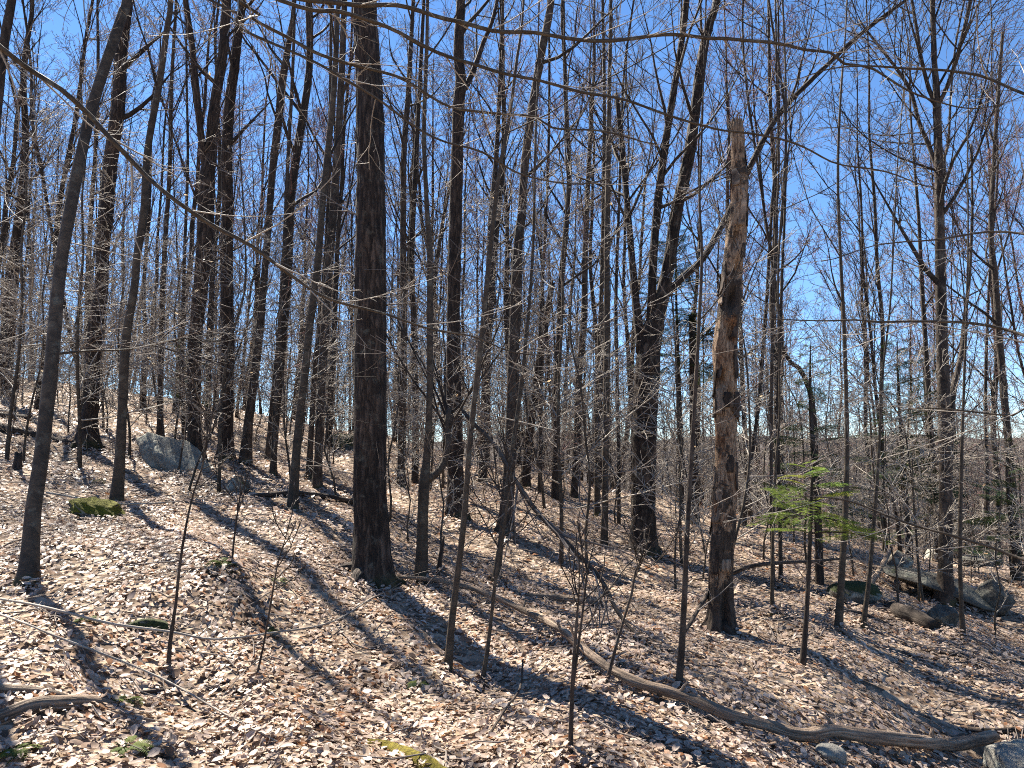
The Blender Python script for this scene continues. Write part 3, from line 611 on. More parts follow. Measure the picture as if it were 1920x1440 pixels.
for k in range(7):
    c = sl_[-1]; an = k*.9+prg.normal(0, .2); p = c[:3]+np.array([math.cos(an), math.sin(an), 0])*c[3]*prg.uniform(.35, .85); L = prg.uniform(.05, .16); dv = np.array([prg.normal(0, .15), prg.normal(0, .15), 1])
    obj('splinter', stem_mesh('splinter', np.c_[p+dv*np.linspace(-.06, L, 5)[:, None], np.linspace(.014, .002, 5)], 'snag_wood', 6, .002, 0, seed=k), snag)

MID = [  # further trunks that still stand out one by one
 ('trunk leaning in from the top left corner', [(-95,1010,34),(-60,700,30),(-25,400,26),(0,140,23),(15,40,21),(22,0,20)], 'bark_grey', 22),
 ('dark thick trunk at the left edge upslope of the fallen logs', [(8,742,34),(14,640,30),(20,560,28),(27,480,24),(40,380,20),(48,260,16),(44,130,13),(60,20,10)], 'bark_ash', 22),
 ('thin dead pole beside the trunk with spreading roots', [(158,775,13),(163,640,13),(166,500,12),(172,380,10),(181,250,8),(184,100,7),(183,0,5)], 'bark_back', 12),
 ('slim trunk upslope between the two left trunks with a hooked foot', [(273,770,14),(267,745,11),(272,620,9),(270,540,8),(280,380,7),(285,200,6)], 'bark_back', 12),
 ('slim straight trunk rising directly above the left end of the grey boulder', [(300,822,15),(301,740,12),(302,650,12),(308,480,11),(318,320,9),(322,150,8),(330,0,6)], 'bark_grey', 14),
 ('thin trunk touching the left side of the stout forked trunk', [(345,846,9),(343,740,8),(342,620,8),(346,480,7),(352,300,6),(350,150,5)], 'bark_back', 10),
 ('grey trunk seen just right of the largest trunk, lower half hidden', [(752,915,17),(754,800,16),(757,640,14),(756,480,13),(757,300,12),(765,180,11),(772,60,9),(775,0,8)], 'bark_grey', 16),
 ('middle distance trunk immediately left of the elbow branched tree', [(778,905,14),(779,800,13),(777,640,12),(772,480,12),(780,300,10),(790,100,8)], 'bark_back', 14),
 ('trunk close behind the tall forked one on its right', [(905,905,17),(908,800,16),(912,660,15),(916,560,15),(920,420,12),(930,300,10),(938,140,8)], 'bark_grey', 16),
 ('thin black pole in the gap right of the leaning middle trunk', [(1012,925,9),(1014,800,8),(1012,640,7),(1020,480,6),(1028,300,6),(1030,100,5)], 'bark_back', 10),
 ('trunk in the centre gap with the mossy limb like bends', [(1078,935,17),(1082,830,15),(1086,700,14),(1095,600,13),(1097,480,12),(1102,350,10),(1110,200,8)], 'bark_grey', 16),
 ('twin grey trunk, the left one, in the bright gap before the three stemmed maple', [(1120,965,12),(1119,840,11),(1122,700,10),(1128,540,9),(1132,350,8),(1133,150,7),(1130,0,6)], 'bark_beech', 12),
 ('twin grey trunk, the right one, in the bright gap before the three stemmed maple', [(1132,1030,14),(1134,960,13),(1136,800,13),(1138,640,13),(1138,480,12),(1140,330,11),(1142,180,9),(1145,0,7)], 'bark_beech', 14),
 ('thin straight trunk squeezed against the left side of the three stemmed maple', [(1160,985,8),(1160,860,8),(1157,700,7),(1155,560,7),(1160,400,6),(1165,250,5)], 'bark_back', 10),
 ('crooked trunk leaning right in the space past the tan snag', [(1395,985,10),(1402,900,9),(1420,780,8),(1432,640,8),(1440,520,7),(1448,380,6),(1460,240,5)], 'bark_back', 10),
 ('straight pole right of the tan snag, nearer of two parallel poles', [(1449,1100,8),(1448,1000,8),(1446,860,7),(1447,700,7),(1450,560,6),(1455,420,5),(1460,300,4)], 'bark_grey', 10),
 ('straight pole right of the tan snag, farther of two parallel poles', [(1464,1090,8),(1462,960,8),(1458,800,7),(1462,640,7),(1467,500,6),(1472,380,5)], 'bark_back', 10),
 ('bowed trunk curving over the dark young fir', [(1535,1020,13),(1530,900,13),(1527,800,12),(1518,730,11),(1498,690,10),(1470,660,7)], 'bark_back', 12),
 ('pale thin sapling trunk left of the fir stem', [(1448,1150,8),(1448,1060,7),(1450,980,6),(1455,860,5),(1462,760,4)], 'bark_beech', 10),
 ('forked slim trunk in the blue gap above the fir', [(1660,1040,11),(1655,900,10),(1652,760,9),(1655,620,9),(1645,500,8),(1640,380,7),(1630,250,5)], 'bark_back', 12),
 ('slim trunk leaning left just before the tall ledge side trunk', [(1756,1030,12),(1752,900,11),(1742,760,11),(1735,640,10),(1728,520,9),(1722,400,7),(1712,280,5)], 'bark_back', 12),
 ('thin trunk in front of the red budded crowns at right', [(1852,1010,10),(1850,880,9),(1848,760,8),(1850,640,7),(1858,480,6),(1870,330,5)], 'bark_back', 10),
]
for lab, pts, mt, K in MID:
    tree('bare_tree', lab, 'tree', pts, mt, K, 13, relief=.003, flare=.45, start=4.0, n1=11, n2=5, n3=5, low=4, rext=.012, step=.16, tip=.003, mats=('limb', 'twig_red') if 'red' in lab else ('limb', 'twig'))

# leaves drifted against the feet of the trunks, then the whole litter as one mass
lr = np.random.default_rng(91)
for (bx, by), br in STEMS:
    if by > 13: continue
    n = int(26+420*br); a = lr.uniform(0, 6.28, n); rr_ = br*lr.uniform(.95, 1.5, n)+lr.exponential(.05, n); x = bx+np.cos(a)*rr_; y = by+np.sin(a)*rr_
    V, T = leaf_shape(0); S = lr.uniform(.035, .075, n); Vv = V[None]*np.stack([np.ones(n), lr.uniform(.65, 1.15, n), lr.normal(.9, 1.0, n)], -1)[:, None]*S[:, None, None]
    W = np.einsum('nij,nkj->nki', rotmats(lr.uniform(0, 6.28, n), np.abs(lr.normal(.25, .4, n)), a+1.57, lr), Vv); up = np.clip(1-(rr_-br)/.12, 0, 1)
    W += np.stack([x, y, ground_z(x, y)+.015+up*lr.uniform(0, .07, n)], -1)[:, None]
    LV.append(W.reshape(-1, 3)); LT.append((T[None]+(ln+np.arange(n)*len(V))[:, None, None]).reshape(-1, 3)); LC.append(np.repeat(PALETTE[lr.choice(len(PALETTE), n, p=PWEIGHT/PWEIGHT.sum())]*lr.uniform(.75, 1.1, n)[:, None], len(V), 0)); ln += n*len(V)
lit = obj('leaf_litter', mesh_from('leaf_litter', np.vstack(LV), None, np.vstack(LT), mat='leaf_litter', smooth=False, col=np.vstack(LC)))
tag(lit, 'pale dry fallen leaves carpeting the whole forest floor', 'leaves', None, 'stuff')

# ------------------------------------------------------------------ overhanging beech branches from two trees just outside the frame
def beech_over(label, base, height, r0, branches, seed):
    rg = np.random.default_rng(seed); b = on(*base); root = thing('beech_tree', label, 'tree', b)
    ln_ = np.array([(0, 0, -.2, r0*1.2), (.02, 0, .6, r0), (-.03, .03, 2, r0*.9), (.0, .02, 3.6, r0*.75), (.03, .05, height*.75, r0*.5), (.0, .1, height, .01)])
    line = smooth_line(ln_, .12); obj('trunk', stem_mesh('trunk', line, 'bark_beech', 20, .002, .4, seed=seed), root)
    for (hz, pts, w0) in branches:
        Y0, Y1 = pts[0][3], pts[-1][3]
        rows = [(0.0+b[0], b[1], b[2]+hz, w0)]
        for px, py, w, Y in pts:
            p = at_y(px, py, Y); rows.append((*p, w*.82/2*Y/F))
        bl = smooth_line(np.array(rows), .06); bl[:, :3] -= b
        bl[1:-1, :3] += (np.stack([vnoise(np.arange(len(bl)-2)/4., np.arange(len(bl)-2)*0+k, seed+k) for k in range(3)], -1)-.5)*.03
        o = obj('branch', stem_mesh('branch', bl, 'bark_beech', 10, .0006, 0, seed=seed), root)
        tb = Tubes(); P = bl[None, 8:, :3]; Rr = bl[None, 8:, 3]; L = np.linalg.norm(np.diff(bl[:, :3], axis=0), axis=1).sum()
        A, Ar = kids(P, Rr, int(L*3.2), .05, .99, .75, .8, 7, .03, .10, .5, .0016, .006, flat=.55, rg=rg); tb.add(A, Ar, 4)
        B, Br = kids(A, Ar, 5, .2, .98, .7, -.42, 5, .02, .12, .6, .0013, flat=.5, rg=rg); tb.add(B, Br, 3)
        C, Cr = kids(B, Br, 2, .3, .98, .7, -.45, 3, .0, .12, .7, .0012, flat=.4, rg=rg); tb.add(C, Cr, 3)
        tag(obj('twigs', tb.mesh('twigs', ['twig_pale']), o), kind='stuff')
    return root
beech_over('young beech just left of the view whose long grey boughs sweep overhead', (-3.15, 3.5), 7.5, .07, [
    (4.5, [(430,-60,13,3.7),(640,4,11,3.9),(760,10,10.5,4.0),(850,36,10,4.1),(920,58,9.5,4.1),(1000,60,9,4.2),(1130,76,9,4.2),(1260,62,8.5,4.3),(1340,72,8,4.3),(1430,84,8,4.4),(1510,95,7,4.4),(1560,100,6.5,4.4),(1585,122,6,4.5),(1640,130,5.5,4.5),(1700,165,5,4.6),(1750,185,4,4.6),(1830,200,3,4.7),(1920,180,2,4.7)], .03),
    (4.2, [(470,-25,11,3.5),(640,20,10,3.6),(720,50,9,3.7),(790,80,9,3.7),(860,110,8,3.8),(930,135,8,3.8),(1010,150,7,3.9),(1090,170,7,3.9),(1170,186,6,4.0),(1280,222,6,4.0),(1370,246,5,4.1),(1460,265,5,4.1),(1560,305,4,4.2),(1650,322,3.5,4.2),(1750,350,2.5,4.3)], .026),
    (4.0, [(440,-5,9,3.9),(470,30,8,4),(540,68,8,4.1),(600,100,8,4.1),(700,130,7,4.2),(760,152,7,4.2),(840,195,6,4.3),(900,210,6,4.3),(1000,218,5,4.4),(1035,237,5,4.4),(1130,245,4,4.5),(1230,270,3,4.6)], .024),
    (3.8, [(380,-10,7,3.3),(450,50,6.5,3.3),(600,118,6,3.4),(680,170,6,3.4),(760,225,5.5,3.5),(830,260,5,3.5),(900,285,5,3.5),(960,320,4.5,3.6),(1010,335,4,3.6),(1090,341,3.5,3.6),(1180,324,2.5,3.7)], .02),
    (3.5, [(0,88,13,3.6),(60,135,12.5,3.7),(110,168,12,3.7),(170,220,12,3.8),(210,262,11.5,3.8),(270,320,11,3.9),(330,372,10,3.9),(400,420,9.5,4.0),(470,457,9,4.0),(540,510,8,4.1),(600,550,7,4.1),(680,577,6,4.2),(770,605,5,4.2),(880,628,4,4.3),(960,660,3,4.3),(1040,665,2,4.4)], .026)], 21)
beech_over('young beech just right of the view whose pale boughs reach in', (3.35, 3.9), 6.5, .06, [
    (3.6, [(1960,210,8,3.9),(1920,178,7,3.9),(1860,146,6.5,4),(1800,134,6,4.0),(1700,124,5.5,4.1),(1640,120,4.5,4.1),(1560,130,3,4.2),(1480,150,2,4.2)], .02),
    (2.9, [(1960,450,6,3.6),(1920,438,5.5,3.6),(1850,433,5,3.7),(1760,444,4,3.7),(1660,458,3,3.8),(1540,490,2,3.8)], .014),
    (2.35, [(1960,645,8,3.7),(1920,628,7.5,3.7),(1870,614,7,3.8),(1800,600,6.5,3.8),(1740,599,6,3.8),(1650,606,5,3.9),(1600,600,4,3.9),(1500,600,3,4),(1420,598,2,4)], .018),
    (1.7, [(1960,780,5,3.5),(1900,775,4.5,3.5),(1800,768,3.5,3.6),(1700,770,2.5,3.7),(1600,790,1.6,3.7)], .012),
    (1.1, [(1960,1062,7,3.6),(1920,1048,6.5,3.6),(1860,1022,6,3.7),(1780,1004,6,3.7),(1730,992,5.5,3.8),(1680,974,5,3.8),(1610,946,4.5,3.9),(1560,935,4,3.9),(1505,930,2.5,4)], .015)], 33)

# ------------------------------------------------------------------ fallen wood
def fallen(name, label, cat, pts, mat, K=14, relief=.004, lift=.75, twigs=0, jag=.03, lump=.12, tl=.5, air=None, step=.06, part='stem', stubs=0):
    """pts (px, py, w) traced where the wood touches the ground; air: extra height at each point"""
    rows = []
    for k, (px, py, w) in enumerate(pts):
        g = G(px, py); r = w/2*g[1]/F; rows.append((g[0], g[1], g[2]+r*lift+(air[k] if air else 0.), r))
    b = np.array(rows[0][:3]); b[2] = GZ(b[0], b[1]); line = to_local(smooth_line(np.array(rows), step), b)
    seed = sum(map(ord, label)) % 991; root = thing(name, label, cat, b)
    obj(part, stem_mesh(part, line, mat, K, relief, 0, seed=seed, jag=jag, lump=lump), root)
    for k in range(stubs):
        rs = np.random.default_rng(seed+k); i = int(len(line)*(.15+.75*(k+rs.uniform(.2, .8))/stubs)); p, r_ = line[i, :3], line[i, 3]; dv = norm(np.array([rs.normal(0, .7), rs.normal(-.3, .6), .8]))
        L = rs.uniform(.04, .16); obj('stub', stem_mesh('stub', np.c_[p+dv*np.linspace(0, r_+L, 5)[:, None]+rs.normal(0, .003, (5, 3)), np.linspace(r_*.5, r_*.22, 5)], mat, 9, .002, 0, seed=k, jag=.02, lump=.2), root)
    if twigs:
        rg = np.random.default_rng(seed); tb = Tubes()
        A, Ar = kids(line[None, :, :3], line[None, :, 3], twigs, .05, .98, .7, tl, 6, .03, .13, .5, .0015, .007, flat=.3, rg=rg); tb.add(A, Ar, 4)
        B, Br = kids(A, Ar, 3, .25, .97, .7, -.5, 4, .02, .12, .6, .0012, rg=rg); tb.add(B, Br, 3)
        tag(obj('twigs', tb.mesh('twigs', ['twig']), root), kind='stuff')
    return root
fallen('fallen_log', 'long curved brown log snaking from the trunk shadow to the boulder', 'log',
       [(745,1098,6),(800,1101,7),(860,1114,9),(905,1128,10),(980,1162,12),(1050,1199,13),(1090,1236,15),(1150,1283,16),(1210,1306,17),(1290,1331,18),(1370,1364,20),(1440,1383,20),(1500,1398,22),(1560,1393,22),(1600,1398,23),(1720,1413,25),(1790,1418,25),(1862,1400,20)], 'dead_wood', 24, .007, 1.2, jag=.05, step=.03, lump=.3, stubs=7, air=[.05]*4+[.045]*4+[.03]*4+[.02]*6)
fallen('fallen_log', 'thick weathered log end entering from the lower left corner', 'log', [(-70,1385,30),(0,1358,30),(60,1336,30),(120,1328,27),(170,1325,22),(208,1326,12)], 'dead_wood', 24, .004, .55, step=.03, lump=.2)
fallen('fallen_log', 'thinner grey log lying above the thick one at lower left', 'log', [(-60,1294,15),(0,1300,17),(50,1303,17),(100,1310,16),(132,1318,12)], 'dead_wood', 18, .003, .9, step=.03)
fallen('fallen_log', 'moss covered yellow green rotten log in the bottom foreground', 'log', [(690,1398,14),(730,1410,26),(775,1428,28),(810,1445,30),(850,1470,30)], 'moss_log', 22, .012, .3, step=.03, lump=.35)
fallen('fallen_log', 'pale barkless log lying in the litter behind the leaning dead pole', 'log', [(985,1118,8),(1020,1124,15),(1060,1130,18),(1100,1133,19),(1125,1133,17)], 'dead_wood', 18, .004, .55, step=.05)
fallen('fallen_log', 'long dark log lying uphill at the left edge', 'log', [(-60,775,15),(0,805,15),(40,815,14),(80,824,13),(140,836,10)], 'dark_log', 16, .008, .6, step=.2)
fallen('fallen_log', 'second dark log higher up the slope at the left edge', 'log', [(-60,768,11),(0,783,12),(55,786,10)], 'dark_log', 14, .006, .6, step=.2)
fallen('fallen_log', 'dark rotting log behind the round brown rock under the beeches', 'log', [(478,935,9),(520,930,10),(560,929,10),(610,936,11),(665,945,10)], 'dark_log', 14, .006, .7, step=.12)
fallen('fallen_log', 'rust brown rotten log below the low mossy rock on the right', 'log', [(1560,1148,12),(1600,1155,15),(1640,1168,16),(1672,1180,10)], 'dark_log', 16, .008, .6, step=.06)
fallen('fallen_log', 'dark slanting log in front of the small pale stone at right', 'log', [(1666,1142,22),(1690,1156,30),(1720,1170,30),(1752,1184,24)], 'dark_log', 18, .012, .55, step=.06, lump=.25)
fallen('fallen_log', 'leaning grey log propped against the stone ledge', 'log', [(1632,1100,9),(1655,1085,9),(1672,1072,8)], 'dead_wood', 12, .003, .7, step=.08, air=[0, .15, .32])
fallen('fallen_branch', 'dark narrow log with shadow along the right edge above the boulder', 'branch', [(1740,1222,6),(1800,1232,8),(1860,1240,8),(1960,1252,8)], 'dark_log', 12, .003, .7, twigs=4)
fallen('fallen_branch', 'charcoal branch lying between snag shadow and boulder at right', 'branch', [(1800,1372,8),(1850,1376,9),(1900,1372,9),(1970,1366,9)], 'dark_log', 12, .003, .7)
fallen('fallen_branch', 'thin grey branch arching over the litter from the left edge', 'branch', [(-40,1152,5),(60,1166,5),(130,1180,5),(210,1196,5),(320,1210,4.5),(400,1224,4),(500,1208,3.5),(620,1186,3),(700,1140,2)], 'twig_pale', 8, 0, 1, twigs=16, air=[.10, .09, .08, .07, .07, .07, .06, .06, .08], jag=0, tl=.35)
fallen('fallen_branch', 'slender branch slanting down the left foreground below the arching one', 'branch', [(-40,1160,4),(50,1190,4),(100,1212,4),(200,1250,4),(310,1296,3.5),(430,1362,3),(520,1405,2)], 'twig_pale', 8, 0, 1, twigs=12, air=[.06, .05, .05, .05, .05, .04, .03], jag=0, tl=.3)
fallen('fallen_branch', 'thin dead stick beside the mossy log in the bottom foreground', 'branch', [(880,1432,6),(910,1400,5),(945,1350,5),(975,1318,4),(980,1290,3)], 'dark_log', 8, .001, .7, air=[0, .02, .04, .08, .15])
fallen('fallen_branch', 'long thin stick crossing the foot of the long trunk shadow', 'branch', [(900,1432,4),(960,1400,4),(1040,1370,3),(1100,1345,2)], 'dead_wood', 8, .001, .8, twigs=4, tl=.2)
fallen('fallen_branch', 'bare branch lying left of the largest trunk foot', 'branch', [(540,1188,3),(600,1176,4),(650,1150,4),(710,1118,5),(760,1102,5)], 'dead_wood', 8, .001, .9, twigs=7, tl=.4)
fallen('fallen_branch', 'fallen limb bridging from the snag foot toward the fir stem', 'branch', [(1285,1200,7),(1340,1165,8),(1400,1150,8),(1470,1140,7),(1540,1120,5),(1600,1105,4)], 'dark_log', 10, .002, .9, twigs=10, air=[.05, .28, .38, .40, .38, .36], tl=.7)
fallen('fallen_branch', 'thin fallen branch curving past the mossy rock and slim trunk', 'branch', [(85,945,4),(130,952,4),(190,960,4),(260,958,3),(340,950,2)], 'twig_pale', 8, 0, .9, twigs=6, tl=.5, air=[.1, .1, .08, .06, .05])
fallen('fallen_branch', 'short dark rotten stick half buried in leaves, lower left centre', 'branch', [(262,1302,9),(300,1300,10),(345,1298,9),(400,1296,7),(470,1299,5)], 'dark_log', 12, .004, .5)
fallen('fallen_branch', 'slim dead branch lying on the slope right below the snag', 'branch', [(1405,1245,5),(1430,1290,5),(1460,1330,4),(1490,1365,3)], 'dead_wood', 8, .001, .8, twigs=4, tl=.3)
# dead treetop leaning down through the middle
b = G(1210, 1205); Y0 = b[1]
rows = trace([(857,756,8),(887,792,10),(927,842,11),(960,893,11),(1008,952,12),(1057,1017,12),(1120,1085,11),(1160,1147,9),(1205,1200,7)], 7.0)
Ys = np.linspace(7.4, b[1], len(rows))
rows = np.array([(*at_y(px, py, Y), w/2*Y/F) for (px, py, w), Y in zip([(857,756,6),(884,790,7),(929,836,8),(962,893,8.5),(1004,956,9),(1057,1012,9),(1122,1080,8),(1160,1150,7),(1205,1203,5)], Ys)])
root = thing('leaning_dead_treetop', 'dead pole leaning diagonally down to the right with a tangle of bare branches', 'branch', b)
line = to_local(smooth_line(rows, .05), b); obj('stem', stem_mesh('stem', line, 'bark_grey', 16, .003, seed=4, jag=.06), root)
rg = np.random.default_rng(77); tb = Tubes()
A, Ar = kids(line[None, :, :3], line[None, :, 3], 15, .3, .98, .5, 1.5, 9, -.03, .10, .55, .002, .012, rg=rg); tb.add(A, Ar, 5)
A[..., 2] = np.maximum(A[..., 2], -.0)
B, Br = kids(A, Ar, 4, .2, .97, .6, -.45, 6, .02, .13, .6, .0016, rg=rg); tb.add(B, Br, 4)
C, Cr = kids(B, Br, 2, .2, .97, .7, -.5, 4, .0, .13, .6, .0014, rg=rg); tb.add(C, Cr, 3)
obj('branches', tb.mesh('branches', ['twig']), root)

# small sticks strewn about: nobody could count them
tr_ = np.random.default_rng(19); x, y = litter_points(2.0, 12, 15, tr_); n = len(x); yaw = tr_.uniform(0, 6.28, n); L = tr_.uniform(.08, .5, n)
P = np.empty((n, 4, 3))
for k in range(4):
    u = (k/3-.5)*L; xx = x+np.cos(yaw)*u+tr_.normal(0, .012, n); yy = y+np.sin(yaw)*u+tr_.normal(0, .012, n); P[:, k] = np.stack([xx, yy, ground_z(xx, yy)+tr_.uniform(.02, .06, n)], -1)
rr = tr_.uniform(.0018, .006, n)[:, None]*np.array([[1, .9, .8, .6]])
tag(obj('twig_litter', Tubes().add(P, rr, 4).mesh('twig_litter', ['twig'])), 'small fallen twigs scattered over the leaf litter', 'twigs', None, 'stuff')

# ------------------------------------------------------------------ rocks
def rock(name, label, px, py, dims, mat, seed, rz=0., tilt=(0, 0), sink=.3, cuts=9, cat='rock', rough=.07, base=None):
    import bmesh
    rg = np.random.default_rng(seed); bm = bmesh.new(); bmesh.ops.create_icosphere(bm, subdivisions=5, radius=1)
    V = np.array([v.co for v in bm.verts]); 
    for _ in range(cuts):
        nrm = norm(rg.normal(size=3)*np.array([1, 1, .8])); d = rg.uniform(.55, .85); V = V-np.maximum(V@nrm-d, 0)[:, None]*nrm*.99
    nn = vnoise(V[:, 0]*2.2+V[:, 2]*1.3, V[:, 1]*2.2-V[:, 2]*.9, seed)-.5; n2 = vnoise(V[:, 0]*6+V[:, 2]*5, V[:, 1]*6-V[:, 2]*4, seed+1)-.5; n3 = vnoise(V[:, 0]*17+V[:, 2]*13, V[:, 1]*17-V[:, 2]*11, seed+2)-.5
    V = V*(1+rough*(nn*2+n2*.8+n3*.35))[:, None]*np.array(dims)/2
    for v, c in zip(bm.verts, V): v.co = c
    me = bpy.data.meshes.new(name); bm.to_mesh(me); bm.free(); me.materials.append(M[mat]); me.polygons.foreach_set('use_smooth', np.ones(len(me.polygons), bool))
    g = G(px, py) if base is None else np.array(base)
    o = obj(name, me, None, (g[0], g[1]+dims[1]*.35, GZ(g[0], g[1]+dims[1]*.35)+dims[2]*(.5-sink))); o.rotation_euler = (tilt[0], tilt[1], rz)
    return tag(o, label, cat)
rock('boulder', 'pale granite boulder cut by the bottom right corner', 1950, 1510, (.5, .46, .36), 'granite_bare', 5, .6, sink=.3)
rock('stone', 'small pale rounded stone at the bottom, left of the corner boulder', 1565, 1440, (.17, .15, .12), 'granite_bare', 8, .2, sink=.25)
rock('boulder', 'long grey lichen covered boulder lying on the left slope', 322, 880, (1.5, .7, .5), 'granite_pale', 14, -.3, (.1, .45), .38, cuts=12, rough=.2)
rock('mossy_rock', 'low rock capped with bright yellow green moss on the left', 158, 968, (.58, .45, .27), 'mossy_rock', 16, .2, (0, .12), .3, rough=.16)
rock('rock', 'round brown rock in shadow left of the curved beech', 444, 926, (.34, .3, .25), 'brown_rock', 18, 0, sink=.2)
rock('mossy_rock', 'dark green mossy rock behind the largest trunk on the slope', 640, 846, (.95, .7, .62), 'moss_dull', 22, 0, (0, .25), .25)
rock('rock', 'flat grey stone half buried in the left foreground leaves', 268, 1186, (.3, .2, .1), 'moss_dull', 23, .3, (0, .1), .5)
rock('rock', 'low dark rock with mossy top beneath the thin saplings at right', 1622, 1134, (.66, .5, .28), 'moss_dull', 25, .1, (0, .1), .25)
rock('rock', 'small flat topped pale stone at the end of the slanting dark log', 1780, 1176, (.33, .28, .24), 'granite', 27, .4, sink=.2)
rock('ledge', 'long flat stone ledge slanting down behind the tall right trunk', 1800, 1135, (2.2, .8, .32), 'granite', 31, -.10, (.32, .36), .12, cuts=12, rough=.05)
rock('boulder', 'blocky dark boulder at the lower end of the ledge, right edge', 1885, 1158, (.55, .5, .48), 'granite', 36, .5, (0, .1), .15, cuts=14, rough=.05)
rock('boulder', 'pale rounded boulder behind the upper end of the ledge', 1765, 1052, (.62, .5, .42), 'granite_bare', 39, .2, sink=.2)
rock('boulder', 'low grey boulder farthest back beside the right edge', 1850, 1062, (1.0, .6, .35), 'granite', 41, .1, sink=.25)
rock('rock', 'dark undercut rock at the upper left tip of the ledge', 1694, 1078, (.55, .45, .4), 'brown_rock', 44, .1, sink=.2, cuts=12)
tree('stump', 'short rotten reddish stump standing alone at the far left', 'stump', [(33,880,20),(34,868,17),(35,852,14)], 'dark_log', 18, 0, relief=.01, flare=.25, crown=False, jag=.06)

# ------------------------------------------------------------------ ferns
def frond_mesh(seed):
    rg = np.random.default_rng(seed); V, T = [], []
    L = 1.0; n = 20; 
    def pt(u): return np.array([u*.85, 0, .75*u-.75*u*u*1.15])
    for k in range(2, n):
        u = k/n; p = pt(u); w = .26*math.sin(math.pi*min(1, u*.95+.08))**.8*(1-u*.35)
        for s in (1, -1):
            i = len(V); q = p+np.array([.06, s*w, -.03+rg.normal(0, .02)]); m_ = (p+q)/2+np.array([.028, 0, .012])
            V += [p-np.array([.018, 0, 0]), p+np.array([.018, 0, 0]), m_, q, (p+q)/2-np.array([.02, 0, 0])]; T += [(i, i+1, i+2), (i, i+2, i+4), (i+4, i+2, i+3)]
    i = len(V); pts = [pt(u) for u in np.linspace(0, 1, 8)]
    for p in pts: V += [p+np.array([0, .008, -.004]), p-np.array([0, .008, .004])]
    for k in range(7): a = i+2*k; T += [(a, a+1, a+3), (a, a+3, a+2)]
    return mesh_from('frond', np.array(V), None, np.array(T), mat='fern', smooth=False)
FR = [frond_mesh(k) for k in range(4)]
def fern(label, px, py, size, n, seed):
    rg = np.random.default_rng(seed); root = thing('fern', label, 'fern', G(px, py)+np.array([0, 0, .02]), 'small green ferns in the leaf litter')
    for k in range(n):
        o = obj('frond', FR[k % 4], root); o.rotation_euler = (rg.normal(0, .15), rg.uniform(-.15, .35), k*6.283/n+rg.normal(0, .3)); s = size*rg.uniform(.7, 1.15); o.scale = (s, s, s)
fern('small bright green fern at the foot of the tiny sapling, left', 415, 1062, .16, 8, 1)
fern('fern in front of the tip of the thick log at lower left', 236, 1322, .15, 8, 2)
fern('dull green fern low in the left foreground between two leaf drifts', 240, 1412, .15, 7, 3)
fern('wispy fern nearest the bottom left corner', 38, 1418, .14, 7, 4)
fern('flattened fern right of the flat grey stone, left foreground', 165, 1168, .13, 6, 5)
fern('fern under the thin branch, right of the flat grey stone', 512, 1190, .10, 6, 6)
fern('tiny fern in the litter left of the thin pole trunk foot', 788, 1290, .12, 6, 7)
fern('yellowing fern in the sunlit litter above the wispy sapling', 520, 1095, .12, 6, 8)
fern('small fern on the far slope beside the grey boulder foot', 182, 905, .14, 6, 9)

# ------------------------------------------------------------------ little fir and the other evergreens
def bough_mesh(L, seed, mat, dens=1.0, droop=.0, nl=.026, nw=.0034):
    """flat spray: axis along +x with forward side twigs, each set with needles"""
    rg = np.random.default_rng(seed); tb = []; V, T = [], []
    axis_ = np.stack([np.linspace(0, L, 9), rg.normal(0, .01*L, 9), -droop*np.linspace(0, 1, 9)**2*L+.06*L*np.linspace(0, 1, 9)], -1); axis_[0] = 0
    segs = [axis_]
    ns = max(4, int(L/.055*dens))
    for k in range(ns):
        u = .12+.86*(k+.5)/ns; i = u*8; i0 = int(i); p = axis_[i0]+(axis_[min(8, i0+1)]-axis_[i0])*(i-i0)
        for s in (1, -1):
            l = .50*L*(1-u)**.75*rg.uniform(.7, 1.1)+.02; a = s*rg.uniform(.75, 1.0)
            t_ = np.linspace(0, 1, 5)[:, None]; q = p+t_*l*np.array([math.cos(a), math.sin(a), 0])+np.c_[np.zeros(5), np.zeros(5), -.12*l*t_[:, 0]**2+rg.normal(0, .004, 5)]
            segs.append(q)
            if l > .11:
                for v in (.4, .7):
                    pp = q[0]+(q[-1]-q[0])*v
                    for s2 in (.6, -.6):
                        l2 = l*.38*(1.1-v*.5); a2 = a+s2; segs.append(pp+np.linspace(0, 1, 4)[:, None]*l2*np.array([math.cos(a2), math.sin(a2), -.05]))
    for sgm in segs:
        d = np.diff(sgm, axis=0); ln_ = np.linalg.norm(d, axis=1).sum(); m_ = max(4, int(ln_/.0062*dens))
        us = np.linspace(.05, 1, m_)*(len(sgm)-1)
        for u in us:
            i0 = min(int(u), len(sgm)-2); p = sgm[i0]+(sgm[i0+1]-sgm[i0])*(u-i0); t = norm(sgm[i0+1]-sgm[i0]); sd = norm(np.cross(t, [0, 0, 1]))
            for s in (1, -1):
                q = p+nl*rg.uniform(.7, 1.2)*(sd*s*.85+t*.5+np.array([0, 0, rg.uniform(-.1, .35)])); i = len(V); w = t*nw
                V += [p-w, p+w, q]; T.append((i, i+1, i+2))
    tbm = Tubes(); 
    V = np.array(V); T = np.array(T); me_t = Tubes().add(axis_, np.linspace(.006, .002, 9), 4)
    tv = np.vstack(me_t.V); tq = np.vstack(me_t.Q)
    return mesh_from('bough', np.vstack([V, tv]), tq+len(V), T, mats=[M[mat], M['limb']], smooth=False, qmi=[1]*len(tq)+[0]*len(T))
BOUGH = {m_: [bough_mesh(.55, k, m_, .72, .25) for k in range(3)] for m_ in ('needle',)}
BOUGH['needle_dark'] = [bough_mesh(1.0, 10+k, 'needle_dark', .42, .15, .05, .006) for k in range(3)]
